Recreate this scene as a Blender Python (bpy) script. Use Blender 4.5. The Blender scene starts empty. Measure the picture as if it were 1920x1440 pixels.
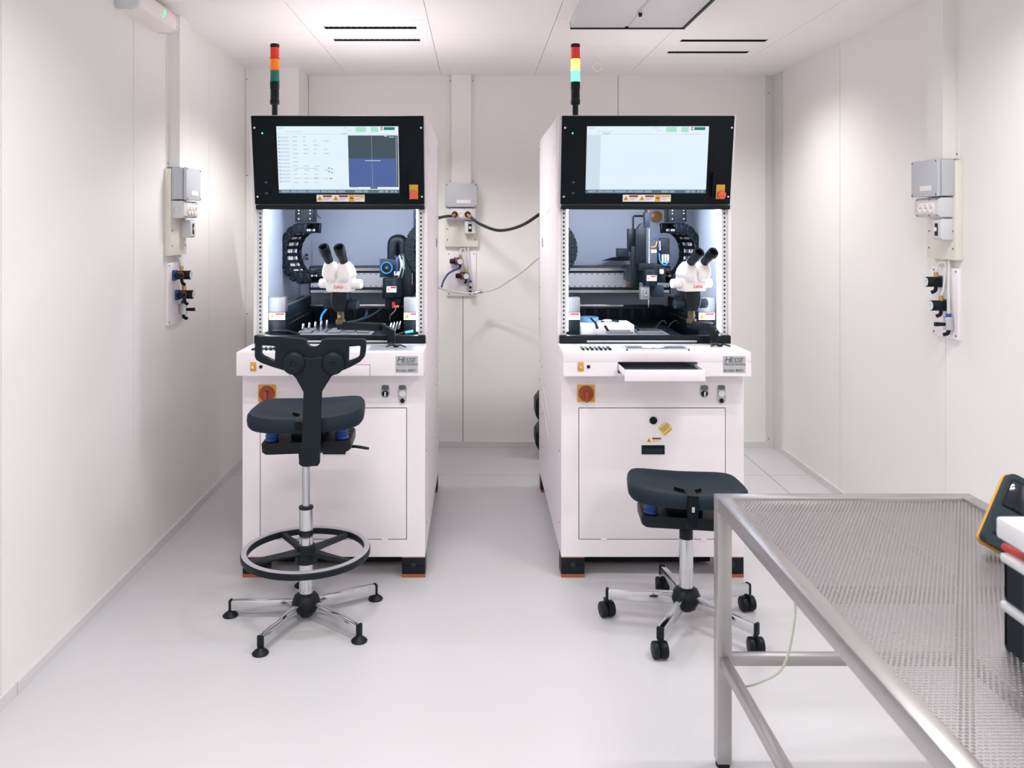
import bpy, bmesh, math, random
from mathutils import Vector, Matrix
random.seed(7)
R = math.radians
SC = bpy.context.scene
COL = SC.collection

# ------------------------------------------------------------------ camera
F_PX, VPX, VPY, CAMZ = 1600.0, 893.0, 422.0, 1.445
cam = bpy.data.cameras.new('camera')
cam.sensor_width = 36.0
cam.lens = 36.0 * F_PX / 1920.0
cam.shift_x = (960 - VPX) / 1920.0
cam.shift_y = -(720 - VPY) / 1920.0
cam.clip_start = 0.05
cam.dof.use_dof = True
cam.dof.focus_distance = 3.7
cam.dof.aperture_fstop = 5.6
camo = bpy.data.objects.new('camera', cam)
COL.objects.link(camo)
camo.location = (0, 0, CAMZ)
camo.rotation_euler = (R(90), 0, 0)
SC.camera = camo

# ------------------------------------------------------------------ world, exposure
w = bpy.data.worlds.new('world'); SC.world = w; w.use_nodes = True
w.node_tree.nodes['Background'].inputs[0].default_value = (0.8, 0.82, 0.85, 1)
w.node_tree.nodes['Background'].inputs[1].default_value = 0.05
SC.view_settings.view_transform = 'Standard'
SC.view_settings.look = 'None'
SC.view_settings.gamma = 1
SC.view_settings.use_curve_mapping = False
SC.view_settings.exposure = 0.0
SC.cycles.max_bounces = 10
SC.cycles.diffuse_bounces = 7
SC.cycles.glossy_bounces = 4
SC.cycles.transparent_max_bounces = 12
SC.cycles.caustics_reflective = False
SC.cycles.caustics_refractive = False
SC.cycles.sample_clamp_indirect = 4.0

# room dimensions (metres); camera above the origin, looking along +Y
XL, XR, YB, YF, ZC = -1.42, 1.935, 5.544, -2.2, 2.415
# the ceiling's slot downlights: (x, y, watts per slot) of each pair; the two visible pairs come first, then unseen ones repeated for brightness
SLOT_PAIRS = [(-0.52, 4.195, 4.473, 15.0), (1.30, 4.486, 4.79, 5.6),
              (-0.52, 2.02, 2.30, 8.0), (1.30, 2.30, 2.58, 8.5),
              (-0.52, -0.15, 0.13, 15.0), (1.30, 0.12, 0.40, 17.0)]
LAMP_COL = (1.0, 0.985, 0.98)

def at(u, v, Y):
    "a point of the photograph at distance Y"
    return Vector(((u - VPX) * Y / F_PX, Y, CAMZ - (v - VPY) * Y / F_PX))

# ------------------------------------------------------------------ materials
def lin(c):
    return tuple(((x / 255) / 12.92 if x / 255 <= 0.04045 else ((x / 255 + 0.055) / 1.055) ** 2.4) for x in c)

MATS = {}
def mat(name, rgb, rough=0.5, metal=0.0, var=0.0, scale=8.0, bump=0.0, bscale=200.0, emit=None, estr=0.0,
        trans=0.0, coat=0.0, spec=0.5, stretch=None, alpha=1.0):
    m = bpy.data.materials.new(name); m.use_nodes = True
    nt = m.node_tree; b = nt.nodes['Principled BSDF']
    col = lin(rgb) + (1,)
    b.inputs['Base Color'].default_value = col
    b.inputs['Roughness'].default_value = rough
    b.inputs['Metallic'].default_value = metal
    b.inputs['Specular IOR Level'].default_value = spec
    b.inputs['Coat Weight'].default_value = coat
    b.inputs['Transmission Weight'].default_value = trans
    b.inputs['Alpha'].default_value = alpha
    if emit:
        b.inputs['Emission Color'].default_value = lin(emit) + (1,)
        b.inputs['Emission Strength'].default_value = estr
    tc = nt.nodes.new('ShaderNodeTexCoord')
    mp = nt.nodes.new('ShaderNodeMapping')
    nt.links.new(tc.outputs['Object'], mp.inputs['Vector'])
    if stretch: mp.inputs['Scale'].default_value = stretch
    if var > 0:
        n = nt.nodes.new('ShaderNodeTexNoise'); n.inputs['Scale'].default_value = scale
        n.inputs['Detail'].default_value = 4
        nt.links.new(mp.outputs[0], n.inputs['Vector'])
        mx = nt.nodes.new('ShaderNodeMix'); mx.data_type = 'RGBA'
        mx.inputs['A'].default_value = tuple(min(1, c * (1 - var)) for c in col[:3]) + (1,)
        mx.inputs['B'].default_value = tuple(min(1, c * (1 + var)) for c in col[:3]) + (1,)
        nt.links.new(n.outputs['Fac'], mx.inputs['Factor'])
        nt.links.new(mx.outputs['Result'], b.inputs['Base Color'])
    if bump > 0:
        n2 = nt.nodes.new('ShaderNodeTexNoise'); n2.inputs['Scale'].default_value = bscale
        nt.links.new(mp.outputs[0], n2.inputs['Vector'])
        bp = nt.nodes.new('ShaderNodeBump'); bp.inputs['Strength'].default_value = bump
        bp.inputs['Distance'].default_value = 0.002
        nt.links.new(n2.outputs['Fac'], bp.inputs['Height'])
        nt.links.new(bp.outputs[0], b.inputs['Normal'])
    MATS[name] = m
    return m

mat('wall', (233, 231, 229), 0.42, var=0.012, scale=1.5, bump=0.02, bscale=300)
mat('ceiling', (240, 237, 236), 0.5, var=0.01, scale=2, bump=0.02, bscale=300)
mat('floor', (199, 198, 201), 0.30, var=0.015, scale=1.2, bump=0.015, bscale=120)
mat('gap', (88, 92, 94), 0.8, var=0.1)
mat('skirting', (212, 211, 211), 0.4, var=0.02)
mat('white', (234, 228, 232), 0.32, var=0.008, scale=3, bump=0.02, bscale=500)
mat('cream', (224, 220, 210), 0.4, var=0.02)
mat('interior', (198, 206, 218), 0.38, var=0.02)
mat('black', (7, 18, 24), 0.45, var=0.08, scale=40, spec=0.25)
mat('black_soft', (8, 20, 27), 0.5, var=0.10, scale=60, bump=0.04, bscale=600, spec=0.22)
mat('black_bezel', (4, 14, 20), 0.5, var=0.05, spec=0.15)
mat('charcoal', (28, 42, 52), 0.5, var=0.08, spec=0.3)
mat('seat', (21, 35, 46), 0.62, var=0.06, scale=30, bump=0.08, bscale=700, spec=0.2)
mat('chrome', (205, 207, 210), 0.10, 1.0, var=0.01)
mat('steel', (186, 184, 184), 0.34, 1.0, var=0.06, scale=6, stretch=(1, 1, 1), bump=0.03, bscale=90)
mat('rod', (190, 194, 198), 0.25, 1.0, var=0.04)
mat('alu', (205, 208, 214), 0.38, 0.85, var=0.04, scale=20)
mat('grey_metal', (128, 128, 128), 0.5, 0.3, var=0.05)
mat('grey_box', (186, 190, 196), 0.45, var=0.015)
mat('grey_light', (208, 210, 213), 0.45, var=0.015)
mat('grey_dark', (92, 102, 108), 0.5, var=0.05)
mat('screw', (110, 116, 120), 0.35, 0.8, var=0.05)
mat('silver_screw', (215, 218, 218), 0.25, 0.9, var=0.03)
mat('blue', (40, 78, 150), 0.5, var=0.08, scale=40)
mat('blue_bright', (40, 130, 205), 0.4, var=0.05)
mat('brown', (150, 84, 58), 0.6, var=0.1, scale=40)
mat('orange', (214, 108, 40), 0.45, var=0.04)
mat('knob_red', (150, 62, 24), 0.4, var=0.05)
mat('red', (178, 44, 34), 0.4, var=0.05)
mat('estop', (214, 92, 62), 0.4, var=0.04)
mat('yellow', (216, 158, 52), 0.45, var=0.04)
mat('note', (226, 206, 122), 0.7, var=0.03)
mat('label', (234, 228, 224), 0.5, var=0.01)
mat('label_red', (140, 40, 36), 0.5, var=0.02)
mat('label_grey', (176, 174, 174), 0.5, var=0.01)
mat('plate', (182, 182, 184), 0.35, 0.3, var=0.03)
mat('ink', (64, 80, 88), 0.5, var=0.02)
mat('ink_brown', (150, 80, 40), 0.5, var=0.02)
mat('leica_red', (205, 70, 60), 0.5, var=0.02)
mat('bronze', (92, 84, 66), 0.45, 0.6, var=0.1)
mat('brass', (196, 164, 96), 0.3, 0.9, var=0.05)
mat('amber', (150, 96, 40), 0.25, var=0.08)
mat('scope', (236, 232, 230), 0.35, var=0.008)
mat('cable', (14, 20, 26), 0.45, var=0.08)
mat('hose', (226, 224, 222), 0.3, var=0.02, alpha=0.75)
mat('hose_blue', (36, 62, 120), 0.4, var=0.05)
mat('wire_yg', (196, 204, 186), 0.45, var=0.08, scale=60)
mat('wire_green', (90, 130, 110), 0.5, var=0.05)
mat('teal', (70, 180, 178), 0.4, var=0.05)
mat('foam', (240, 240, 240), 0.7, var=0.01)
mat('dish', (150, 205, 235), 0.1, var=0.02, alpha=0.45)
mat('led_strip', (255, 255, 255), 0.5, emit=(226, 236, 255), estr=26.0)
mat('chamber_fill', (255, 255, 255), 0.5, emit=(226, 236, 255), estr=75.0)  # glow of the added, unseen strip that brightens the chamber
mat('led_green', (40, 220, 130), 0.4, emit=(40, 230, 130), estr=3.0)
mat('tower_red', (196, 48, 24), 0.25, var=0.04, emit=(200, 40, 16), estr=0.18)
mat('tower_orange', (222, 112, 30), 0.25, var=0.04, emit=(230, 110, 20), estr=0.22)
mat('tower_green', (8, 104, 84), 0.25, var=0.04, emit=(4, 90, 70), estr=0.05)
mat('tower_yellow_lit', (250, 220, 120), 0.3, emit=(255, 226, 96), estr=1.9)
mat('tower_green_lit', (120, 240, 205), 0.3, emit=(110, 245, 205), estr=1.5)
mat('glass_dark', (12, 20, 28), 0.08, var=0.02, coat=0.3)
mat('dial', (214, 224, 226), 0.2, var=0.01)
mat('clear_plastic', (228, 230, 234), 0.25, var=0.02, alpha=0.85)
mat('grey_clear', (96, 110, 120), 0.25, var=0.05)
mat('louver', (160, 165, 170), 0.3, 0.7, var=0.03)

def emis(name, rgb, s):
    m = bpy.data.materials.new(name); m.use_nodes = True
    nt = m.node_tree; b = nt.nodes['Principled BSDF']
    b.inputs['Base Color'].default_value = (0.01, 0.01, 0.012, 1); b.inputs['Roughness'].default_value = 0.25
    b.inputs['Specular IOR Level'].default_value = 0.2
    n = nt.nodes.new('ShaderNodeTexNoise'); n.inputs['Scale'].default_value = 3
    tc = nt.nodes.new('ShaderNodeTexCoord'); nt.links.new(tc.outputs['Object'], n.inputs['Vector'])
    mx = nt.nodes.new('ShaderNodeMix'); mx.data_type = 'RGBA'
    c = lin(rgb)
    mx.inputs['A'].default_value = tuple(x * 0.985 for x in c) + (1,); mx.inputs['B'].default_value = tuple(min(1, x * 1.015) for x in c) + (1,)
    nt.links.new(n.outputs['Fac'], mx.inputs['Factor']); nt.links.new(mx.outputs['Result'], b.inputs['Emission Color'])
    b.inputs['Emission Strength'].default_value = s
    MATS[name] = m
emis('scr_white', (226, 241, 251), 1.0)
emis('scr_pale', (206, 222, 234), 1.0)
emis('scr_bar', (88, 112, 132), 1.0)
emis('scr_btn', (140, 162, 180), 1.0)
emis('scr_dark', (62, 78, 88), 1.0)
emis('scr_blue', (76, 98, 158), 1.0)
emis('scr_green', (166, 226, 204), 1.0)
emis('scr_dgreen', (20, 128, 110), 1.0)
emis('scr_red', (200, 60, 80), 1.0)
emis('scr_grey', (186, 198, 208), 1.0)
emis('scr_line', (150, 168, 190), 1.0)

def perforated():
    m = bpy.data.materials.new('perforated_steel'); m.use_nodes = True
    nt = m.node_tree; N = nt.nodes; L = nt.links; b = N['Principled BSDF']
    b.inputs['Base Color'].default_value = lin((166, 161, 163)) + (1,)
    b.inputs['Metallic'].default_value = 0.9; b.inputs['Roughness'].default_value = 0.42
    tc = N.new('ShaderNodeTexCoord'); sep = N.new('ShaderNodeSeparateXYZ'); L.new(tc.outputs['Object'], sep.inputs[0])
    p = 0.0094; q = p * math.sqrt(3)
    def M(op, a, bb=None):
        n = N.new('ShaderNodeMath'); n.operation = op
        for i, x in enumerate((a, bb)):
            if x is None: continue
            if isinstance(x, (int, float)): n.inputs[i].default_value = x
            else: L.new(x, n.inputs[i])
        return n.outputs[0]
    def cell(ox, oy):
        fx = M('ABSOLUTE', M('SUBTRACT', M('FRACT', M('ADD', M('DIVIDE', sep.outputs[0], p), 50 + ox)), 0.5))
        fy = M('ABSOLUTE', M('SUBTRACT', M('FRACT', M('ADD', M('DIVIDE', sep.outputs[1], q), 50 + oy)), 0.5))
        dx = M('MULTIPLY', fx, p); dy = M('MULTIPLY', fy, q)
        return M('SQRT', M('ADD', M('MULTIPLY', dx, dx), M('MULTIPLY', dy, dy)))
    d = M('MINIMUM', cell(0, 0), cell(0.5, 0.5))
    L.new(M('GREATER_THAN', d, 0.0029), b.inputs['Alpha'])
    MATS['perforated_steel'] = m
perforated()

# ------------------------------------------------------------------ mesh helpers
class MB:
    def __init__(s): s.bm = bmesh.new(); s.mi = 0
    def _merge(s, t, M=None):
        if M is not None: t.transform(M)
        for f in t.faces: f.material_index = s.mi
        me = bpy.data.meshes.new('t'); t.to_mesh(me); t.free(); s.bm.from_mesh(me); bpy.data.meshes.remove(me)
        return s
    def m(s, i): s.mi = i; return s
    def box(s, x0, x1, y0, y1, z0, z1, bev=0.0, seg=2, M=None):
        t = bmesh.new(); bmesh.ops.create_cube(t, size=1)
        for v in t.verts:
            v.co = Vector((x0 + (v.co.x + .5) * (x1 - x0), y0 + (v.co.y + .5) * (y1 - y0), z0 + (v.co.z + .5) * (z1 - z0)))
        if bev > 0: bmesh.ops.bevel(t, geom=t.edges[:], offset=bev, segments=seg, affect='EDGES', profile=0.5)
        return s._merge(t, M)
    def cyl(s, p0, p1, r0, r1=None, n=16, bev=0.0, M=None):
        p0, p1 = Vector(p0), Vector(p1); d = p1 - p0
        t = bmesh.new()
        bmesh.ops.create_cone(t, cap_ends=True, segments=n, radius1=r0, radius2=r0 if r1 is None else r1, depth=d.length)
        if bev > 0:
            es = [e for e in t.edges if len(e.link_faces) == 2 and any(len(f.verts) > 4 for f in e.link_faces)]
            bmesh.ops.bevel(t, geom=es, offset=bev, segments=2, affect='EDGES', profile=0.5)
        A = Matrix.Translation((p0 + p1) / 2) @ d.to_track_quat('Z', 'Y').to_matrix().to_4x4()
        t.transform(A)
        return s._merge(t, M)
    def ball(s, c, r, M=None, n=16):
        t = bmesh.new(); bmesh.ops.create_uvsphere(t, u_segments=n, v_segments=n // 2 + 2, radius=1)
        r = (r, r, r) if not hasattr(r, '__len__') else r
        t.transform(Matrix.Translation(c) @ Matrix.Diagonal((*r, 1)))
        return s._merge(t, M)
    def tube(s, pts, r, n=8, closed=False, M=None, smooth=0):
        pts = [Vector(p) for p in pts]
        if smooth: pts = spline(pts, smooth, closed)
        t = bmesh.new(); rings = []; N = len(pts)
        up = None
        for i, p in enumerate(pts):
            a = pts[(i - 1) % N] if (closed or i > 0) else p
            b = pts[(i + 1) % N] if (closed or i < N - 1) else p
            d = (b - a).normalized()
            if up is None:
                up = Vector((0, 0, 1)) if abs(d.z) < 0.9 else Vector((0, 1, 0))
            up = (up - d * up.dot(d)).normalized(); sd = d.cross(up)
            rr = r[i] if hasattr(r, '__len__') else r
            rings.append([t.verts.new(p + (up * math.cos(k * 2 * math.pi / n) + sd * math.sin(k * 2 * math.pi / n)) * rr) for k in range(n)])
        for i in range(N if closed else N - 1):
            A, B = rings[i], rings[(i + 1) % N]
            for k in range(n): t.faces.new((A[k], A[(k + 1) % n], B[(k + 1) % n], B[k]))
        if not closed:
            t.faces.new(rings[0]); t.faces.new(rings[-1][::-1])
        bmesh.ops.recalc_face_normals(t, faces=t.faces[:])
        return s._merge(t, M)
    def lathe(s, prof, M=None, n=32):
        t = bmesh.new(); rings = []
        for r, z in prof:
            if r < 1e-6: rings.append([t.verts.new((0, 0, z))])
            else: rings.append([t.verts.new((r * math.cos(k * 2 * math.pi / n), r * math.sin(k * 2 * math.pi / n), z)) for k in range(n)])
        for A, B in zip(rings, rings[1:]):
            if len(A) == 1 and len(B) == 1: continue
            for k in range(n):
                j = (k + 1) % n
                if len(A) == 1: t.faces.new((A[0], B[k], B[j]))
                elif len(B) == 1: t.faces.new((A[k], A[j], B[0]))
                else: t.faces.new((A[k], A[j], B[j], B[k]))
        bmesh.ops.recalc_face_normals(t, faces=t.faces[:])
        return s._merge(t, M)
    def loft(s, loops, M=None, capa=True, capb=True):
        t = bmesh.new(); rr = [[t.verts.new(p) for p in l] for l in loops]; n = len(loops[0])
        for A, B in zip(rr, rr[1:]):
            for k in range(n): t.faces.new((A[k], A[(k + 1) % n], B[(k + 1) % n], B[k]))
        if capa: t.faces.new(rr[0][::-1])
        if capb: t.faces.new(rr[-1])
        bmesh.ops.recalc_face_normals(t, faces=t.faces[:])
        return s._merge(t, M)
    def prism(s, poly, z0, z1, M=None, bev=0.0):
        "polygon in local XY, extruded along local Z"
        t = bmesh.new()
        A = [t.verts.new((x, y, z0)) for x, y in poly]; B = [t.verts.new((x, y, z1)) for x, y in poly]; n = len(poly)
        t.faces.new(A[::-1]); t.faces.new(B)
        for k in range(n): t.faces.new((A[k], A[(k + 1) % n], B[(k + 1) % n], B[k]))
        bmesh.ops.recalc_face_normals(t, faces=t.faces[:])
        if bev > 0: bmesh.ops.bevel(t, geom=t.edges[:], offset=bev, segments=2, affect='EDGES', profile=0.5)
        return s._merge(t, M)
    def build(s, name, mats, parent=None, smooth=True, kind=None):
        me = bpy.data.meshes.new(name)
        if smooth:
            for f in s.bm.faces: f.smooth = True
            for e in s.bm.edges:
                if len(e.link_faces) == 2 and e.calc_face_angle(0) > R(38): e.smooth = False
        s.bm.to_mesh(me); s.bm.free()
        for k in ([mats] if isinstance(mats, str) else mats): me.materials.append(MATS[k])
        o = bpy.data.objects.new(name, me); COL.objects.link(o)
        if parent is not None: o.parent = parent
        if kind: o['kind'] = kind
        return o

def spline(P, k, closed=False):
    out = []; n = len(P)
    rng = range(n) if closed else range(n - 1)
    for i in rng:
        p1, p2 = P[i], P[(i + 1) % n]
        p0 = P[(i - 1) % n] if closed or i > 0 else p1 * 2 - p2
        p3 = P[(i + 2) % n] if closed or i < n - 2 else p2 * 2 - p1
        for j in range(k):
            t = j / k
            out.append(0.5 * ((2 * p1) + (p2 - p0) * t + (2 * p0 - 5 * p1 + 4 * p2 - p3) * t * t + (3 * p1 - p0 - 3 * p2 + p3) * t ** 3))
    if not closed: out.append(P[-1].copy())
    return out

def rrect(hx, hy, r, n=5, cx=0, cy=0):
    pts = []
    for sx, sy, a0 in ((1, 1, 0), (-1, 1, 90), (-1, -1, 180), (1, -1, 270)):
        for k in range(n + 1):
            a = R(a0 + 90 * k / n)
            pts.append((cx + sx * (hx - r) + r * math.cos(a), cy + sy * (hy - r) + r * math.sin(a)))
    return pts

def tag(o, label, cat, group=None):
    o['label'] = label; o['category'] = cat
    if group: o['group'] = group
    return o
def thing(name, label, cat, loc=(0, 0, 0), rz=0.0, group=None):
    o = bpy.data.objects.new(name, None); COL.objects.link(o); o.empty_display_size = 0.05
    o.location = loc; o.rotation_euler = (0, 0, rz)
    return tag(o, label, cat, group)
def empty(name, parent, loc=(0, 0, 0)):
    o = bpy.data.objects.new(name, None); COL.objects.link(o); o.parent = parent; o.location = loc; o.empty_display_size = 0.03
    return o
def struct(o): o['kind'] = 'structure'; return o
def inst(src, parent, M=None):
    o = src.copy(); COL.objects.link(o); o.parent = parent
    if M is not None: o.matrix_local = M
    return o

def curve_plate(name, loops, depth, bev, m, parent, M):
    "flat plate with holes, drawn in local XY, thickness along Z"
    cu = bpy.data.curves.new(name, 'CURVE'); cu.dimensions = '2D'; cu.fill_mode = 'BOTH'
    cu.extrude = max(depth / 2 - bev, 0.0001); cu.bevel_depth = bev; cu.bevel_resolution = 2
    for lp in loops:
        sp = cu.splines.new('POLY'); sp.points.add(len(lp) - 1); sp.use_cyclic_u = True
        for p, q in zip(sp.points, lp): p.co = (q[0], q[1], 0, 1)
    tmp = bpy.data.objects.new(name, cu); COL.objects.link(tmp)
    bpy.context.view_layer.update()
    me = bpy.data.meshes.new_from_object(tmp.evaluated_get(bpy.context.evaluated_depsgraph_get()))
    bpy.data.objects.remove(tmp)
    me.transform(M); me.name = name
    me.materials.clear(); me.materials.append(MATS[m])
    o = bpy.data.objects.new(name, me); COL.objects.link(o); o.parent = parent
    return o

def text(parts, m, parent, M, name='lettering', thick=0.0003):
    "parts: (string, x, y, size, shear, align) in local XY, joined into one mesh facing local +Z"
    mb = MB()
    for s_, x, y, size, shear, al in parts:
        cu = bpy.data.curves.new('t', 'FONT'); cu.body = s_; cu.size = size; cu.shear = shear; cu.align_x = al
        cu.extrude = thick; cu.resolution_u = 2
        tmp = bpy.data.objects.new('t', cu); COL.objects.link(tmp); bpy.context.view_layer.update()
        me = bpy.data.meshes.new_from_object(tmp.evaluated_get(bpy.context.evaluated_depsgraph_get()))
        bpy.data.objects.remove(tmp)
        me.transform(Matrix.Translation((x, y, 0))); mb.bm.from_mesh(me); bpy.data.meshes.remove(me)
    mb.bm.transform(M)
    for f in mb.bm.faces: f.material_index = 0
    return mb.build(name, m, parent, smooth=False)

FRONT = Matrix(((1, 0, 0, 0), (0, 0, -1, 0), (0, 1, 0, 0), (0, 0, 0, 1)))     # local XY -> XZ plane facing -Y
def front_at(x, y, z): return Matrix.Translation((x, y, z)) @ FRONT

# ================================================================== THE ROOM
T = 0.06; G = 0.0018
# floor: sheets of pale covering with joints at x = 1.688 and y = 4.93
fl = struct(MB().box(XL - .1, XR + .1, YF - .1, YB + .1, -0.08, -0.004).build('floor', 'gap'))
for x0, x1 in ((XL - .05, 1.688), (1.688, XR + .05)):
    for y0, y1 in ((YF - .05, 4.93), (4.93, YB + .05)):
        MB().box(x0 + G, x1 - G, y0 + G, y1 - G, -0.004, 0.0).build('floor_sheet', 'floor', fl)

# ceiling of square panels, neighbouring rows shifted by half a panel
ce = struct(MB().box(XL - .1, XR + .1, YF - .1, YB + .1, ZC + 0.10, ZC + 0.16).build('ceiling', 'gap'))
GX = [XL - .05, -0.833, -0.228, 0.376, 0.981, 1.587, XR + .05]
slot_tiles = []
for c in range(6):
    x0, x1 = GX[c], GX[c + 1]
    off = 4.93 if c % 2 == 0 else 4.63
    k = math.ceil((YB + .05 - off) / 0.604)
    edges = sorted({YB + .05} | {off + 0.604 * j for j in range(-14, k) if YF - .05 < off + 0.604 * j < YB + .03} | {YF - .05})
    for y0, y1 in zip(edges, edges[1:]):
        has = [s for s in SLOT_PAIRS if x0 < s[0] < x1 and (y0 < s[1] < y1 or y0 < s[2] < y1)]
        mb = MB(); g = 0.0012
        cuts = []
        for s in has:
            for ys in (s[1], s[2]):
                if y0 < ys < y1: cuts.append((s[0], ys))
        a, b, d, e = x0 + g, x1 - g, y0 + g, y1 - g
        if not cuts:
            mb.box(a, b, d, e, ZC, ZC + 0.02)
        else:
            cuts.sort(key=lambda q: q[1]); yy = d; xc = cuts[0][0]
            for _, ys in cuts:
                mb.box(a, b, yy, ys - 0.024, ZC, ZC + 0.02)
                mb.box(a, xc - 0.226, ys - 0.024, ys + 0.024, ZC, ZC + 0.02)
                mb.box(xc + 0.226, b, ys - 0.024, ys + 0.024, ZC, ZC + 0.02)
                yy = ys + 0.024
            mb.box(a, b, yy, e, ZC, ZC + 0.02)
        mb.build('ceiling_panel', 'ceiling', ce)

# slot downlights recessed in the panels
def slot_light(x, y, watts, label, lit_louver, spread):
    t = thing('slot_downlight', label, 'ceiling light', (x, y, ZC), 0, 'slot downlights in the ceiling')
    mb = MB()
    mb.box(-.226, .226, -.024, -.021, -0.001, .055); mb.box(-.226, .226, .021, .024, -0.001, .055)
    mb.box(-.226, -.223, -.024, .024, -0.001, .055); mb.box(.223, .226, -.024, .024, -0.001, .055)
    mb.box(-.226, .226, -.024, .024, .055, .058)
    mb.build('housing', 'black', t)
    for k in range(16):
        xx = -.21 + .42 * k / 15
        if k == 0:
            lv = MB().box(-.0008, .0008, -.021, .021, .004, .020).build('louver_blade', 'louver' if lit_louver else 'black', t); o = lv
        else: o = inst(lv, t)
        o.location = (xx, 0, 0)
    L = bpy.data.lights.new('downlight', 'AREA'); L.shape = 'RECTANGLE'; L.size = .43; L.size_y = .034
    L.energy = watts; L.color = LAMP_COL; L.spread = R(spread)
    o = bpy.data.objects.new('downlight', L); COL.objects.link(o); o.parent = t; o.location = (0, 0, .0025)
    o['kind'] = 'helper'
labs = [('slotted ceiling light with pale louvre, farther from back wall, above left machine', True),
        ('slotted ceiling light with pale louvre, nearer the back wall, above left machine', True),
        ('black slotted ceiling light right of access hatch, longer-looking front one', False),
        ('black slotted ceiling light right of access hatch, the one nearer back wall', False)]
i = 0
for x, ya, yb, wt in SLOT_PAIRS:
    for y in (ya, yb):
        lb, lit = labs[i] if i < 4 else ('unseen black slotted ceiling light above the frame, %s row, %s from the machines' % ('left' if x < 0 else 'right', ('second', 'first', 'fourth', 'third')[(i // 4 - 1) * 2 + i % 2]), False)
        slot_light(x, y, wt, lb, lit, 126 if i < 4 else 150); i += 1

# walls of metre-wide panels with thin joints
def wall(name, axis, c, outer, spans, m='wall'):
    s = -1 if outer < c else 1
    if axis == 'x':
        o = struct(MB().box(*sorted((c + s * .02, c + s * .1)), spans[0], spans[-1], 0, ZC + .1).build(name, 'gap'))
        for a, b in zip(spans, spans[1:]):
            MB().box(*sorted((c, c + s * .02)), a + G, b - G, 0.0, ZC + .02).build('wall_panel', m, o)
    else:
        o = struct(MB().box(spans[0], spans[-1], *sorted((c + s * .02, c + s * .1)), 0, ZC + .1).build(name, 'gap'))
        for a, b in zip(spans, spans[1:]):
            MB().box(a + G, b - G, *sorted((c, c + s * .02)), 0.0, ZC + .02).build('wall_panel', m, o)
    return o
wl = wall('wall_left', 'x', XL, XL - 1, [YF, -1.5, -.46, .54, 1.545, 2.55, 3.535, 4.535, YB])
wr = wall('wall_right', 'x', XR, XR + 1, [YF, -1.5, -.5, .5, 1.51, 2.515, 3.518, 4.54, YB])
wb = wall('wall_back', 'y', YB, YB + 1, [XL, -1.09, -.0866, .9217, XR])
wf = wall('wall_front', 'y', YF, YF - 1, [XL, -.4, .6, 1.5, XR])

def screws(parent, pts, r=0.004, h=0.0015, m='screw', name='screw'):
    src = None
    for p, nrm in pts:
        if src is None:
            src = MB().cyl((0, 0, 0), (0, 0, h), r, n=10).build(name, m, parent); o = src
        else: o = inst(src, parent)
        o.matrix_local = Matrix.Translation(p) @ Vector(nrm).to_track_quat('Z', 'Y').to_matrix().to_4x4()

# boxed pillar in the rear left corner, corner post in the rear right corner
pl = struct(MB().box(XL, -1.09, 5.241, YB, 0, ZC).build('trim_1', 'wall'))
MB().box(XL - .0, XL + .006, 5.236, 5.241, .04, ZC - .01).build('edge_joint', 'skirting', pl)
cp = struct(MB().box(XR - .055, XR, YB - .012, YB, 0, ZC).box(XR - .012, XR, YB - .16, YB - .012, 0, ZC).build('trim_2', 'skirting'))
screws(cp, [((XR - .04, YB - .012, .06), (0, -1, 0)), ((XR - .04, YB - .012, 2.3), (0, -1, 0))])
screws(pl, [((XL + .012, 5.241, 2.34), (0, -1, 0)), ((XL + .012, 5.241, 1.75), (0, -1, 0)), ((XL + .012, 5.241, .9), (0, -1, 0))])
# skirting strips
struct(MB().box(XL, XL + .01, YF, 2.62, 0, .04).box(XL, XL + .012, 2.622, 4.25, 0, .04).box(XL, XL + .010, 4.252, 5.24, 0, .04).build('baseboard_left', 'skirting'))
struct(MB().box(XR - .012, XR, YF, YB - .16, 0, .04).build('baseboard_right', 'skirting'))
struct(MB().box(-1.09, XR - .055, YB - .012, YB, 0, .04).build('baseboard_back', 'skirting'))

# ------------------------------------------------------------------ ceiling access hatch, sprinkler
t = thing('access_hatch', 'pale grey two-leaf hatch with dark edge hanging from the ceiling', 'ceiling hatch', (0.703, 3.72, ZC - .05))
MB().box(-.272, .272, -.29, .29, .03, .0485).build('hatch_frame', 'ceiling', t)
MB().box(-.262, -.008, -.28, .274, .004, .03, .002).build('leaf', 'grey_light', t)
MB().box(.008, .262, -.28, .274, .004, .03, .002).build('leaf', 'grey_light', t)
MB().box(-.008, .008, -.28, .274, .010, .03).build('centre_strip', 'skirting', t)
MB().box(-.262, .276, .276, .290, -.001, .03).box(.264, .274, -.29, .290, -.001, .03).build('dark_edge', 'black', t)
MB().cyl((.012, -.0, .006), (.012, -.0, -.012), .009, .007, n=14, bev=.002).build('latch', 'black', t)

t = thing('ceiling_sprinkler', 'small white pendent fitting on ceiling beside the lit signal tower', 'sprinkler', (0.70, 4.93, ZC))
MB().cyl((0, 0, 0), (0, 0, -.008), .026, .02, n=20, bev=.002).cyl((0, 0, -.008), (0, 0, -.03), .008, n=12).build('rose', 'label', t)
MB().tube([(0.0, 0, -.03), (-.022, 0, -.045), (-.024, 0, -.065), (0, 0, -.082), (.024, 0, -.065), (.022, 0, -.045), (0.0, 0, -.03)], .0035, smooth=4).build('hook_ring', 'label', t)

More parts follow.
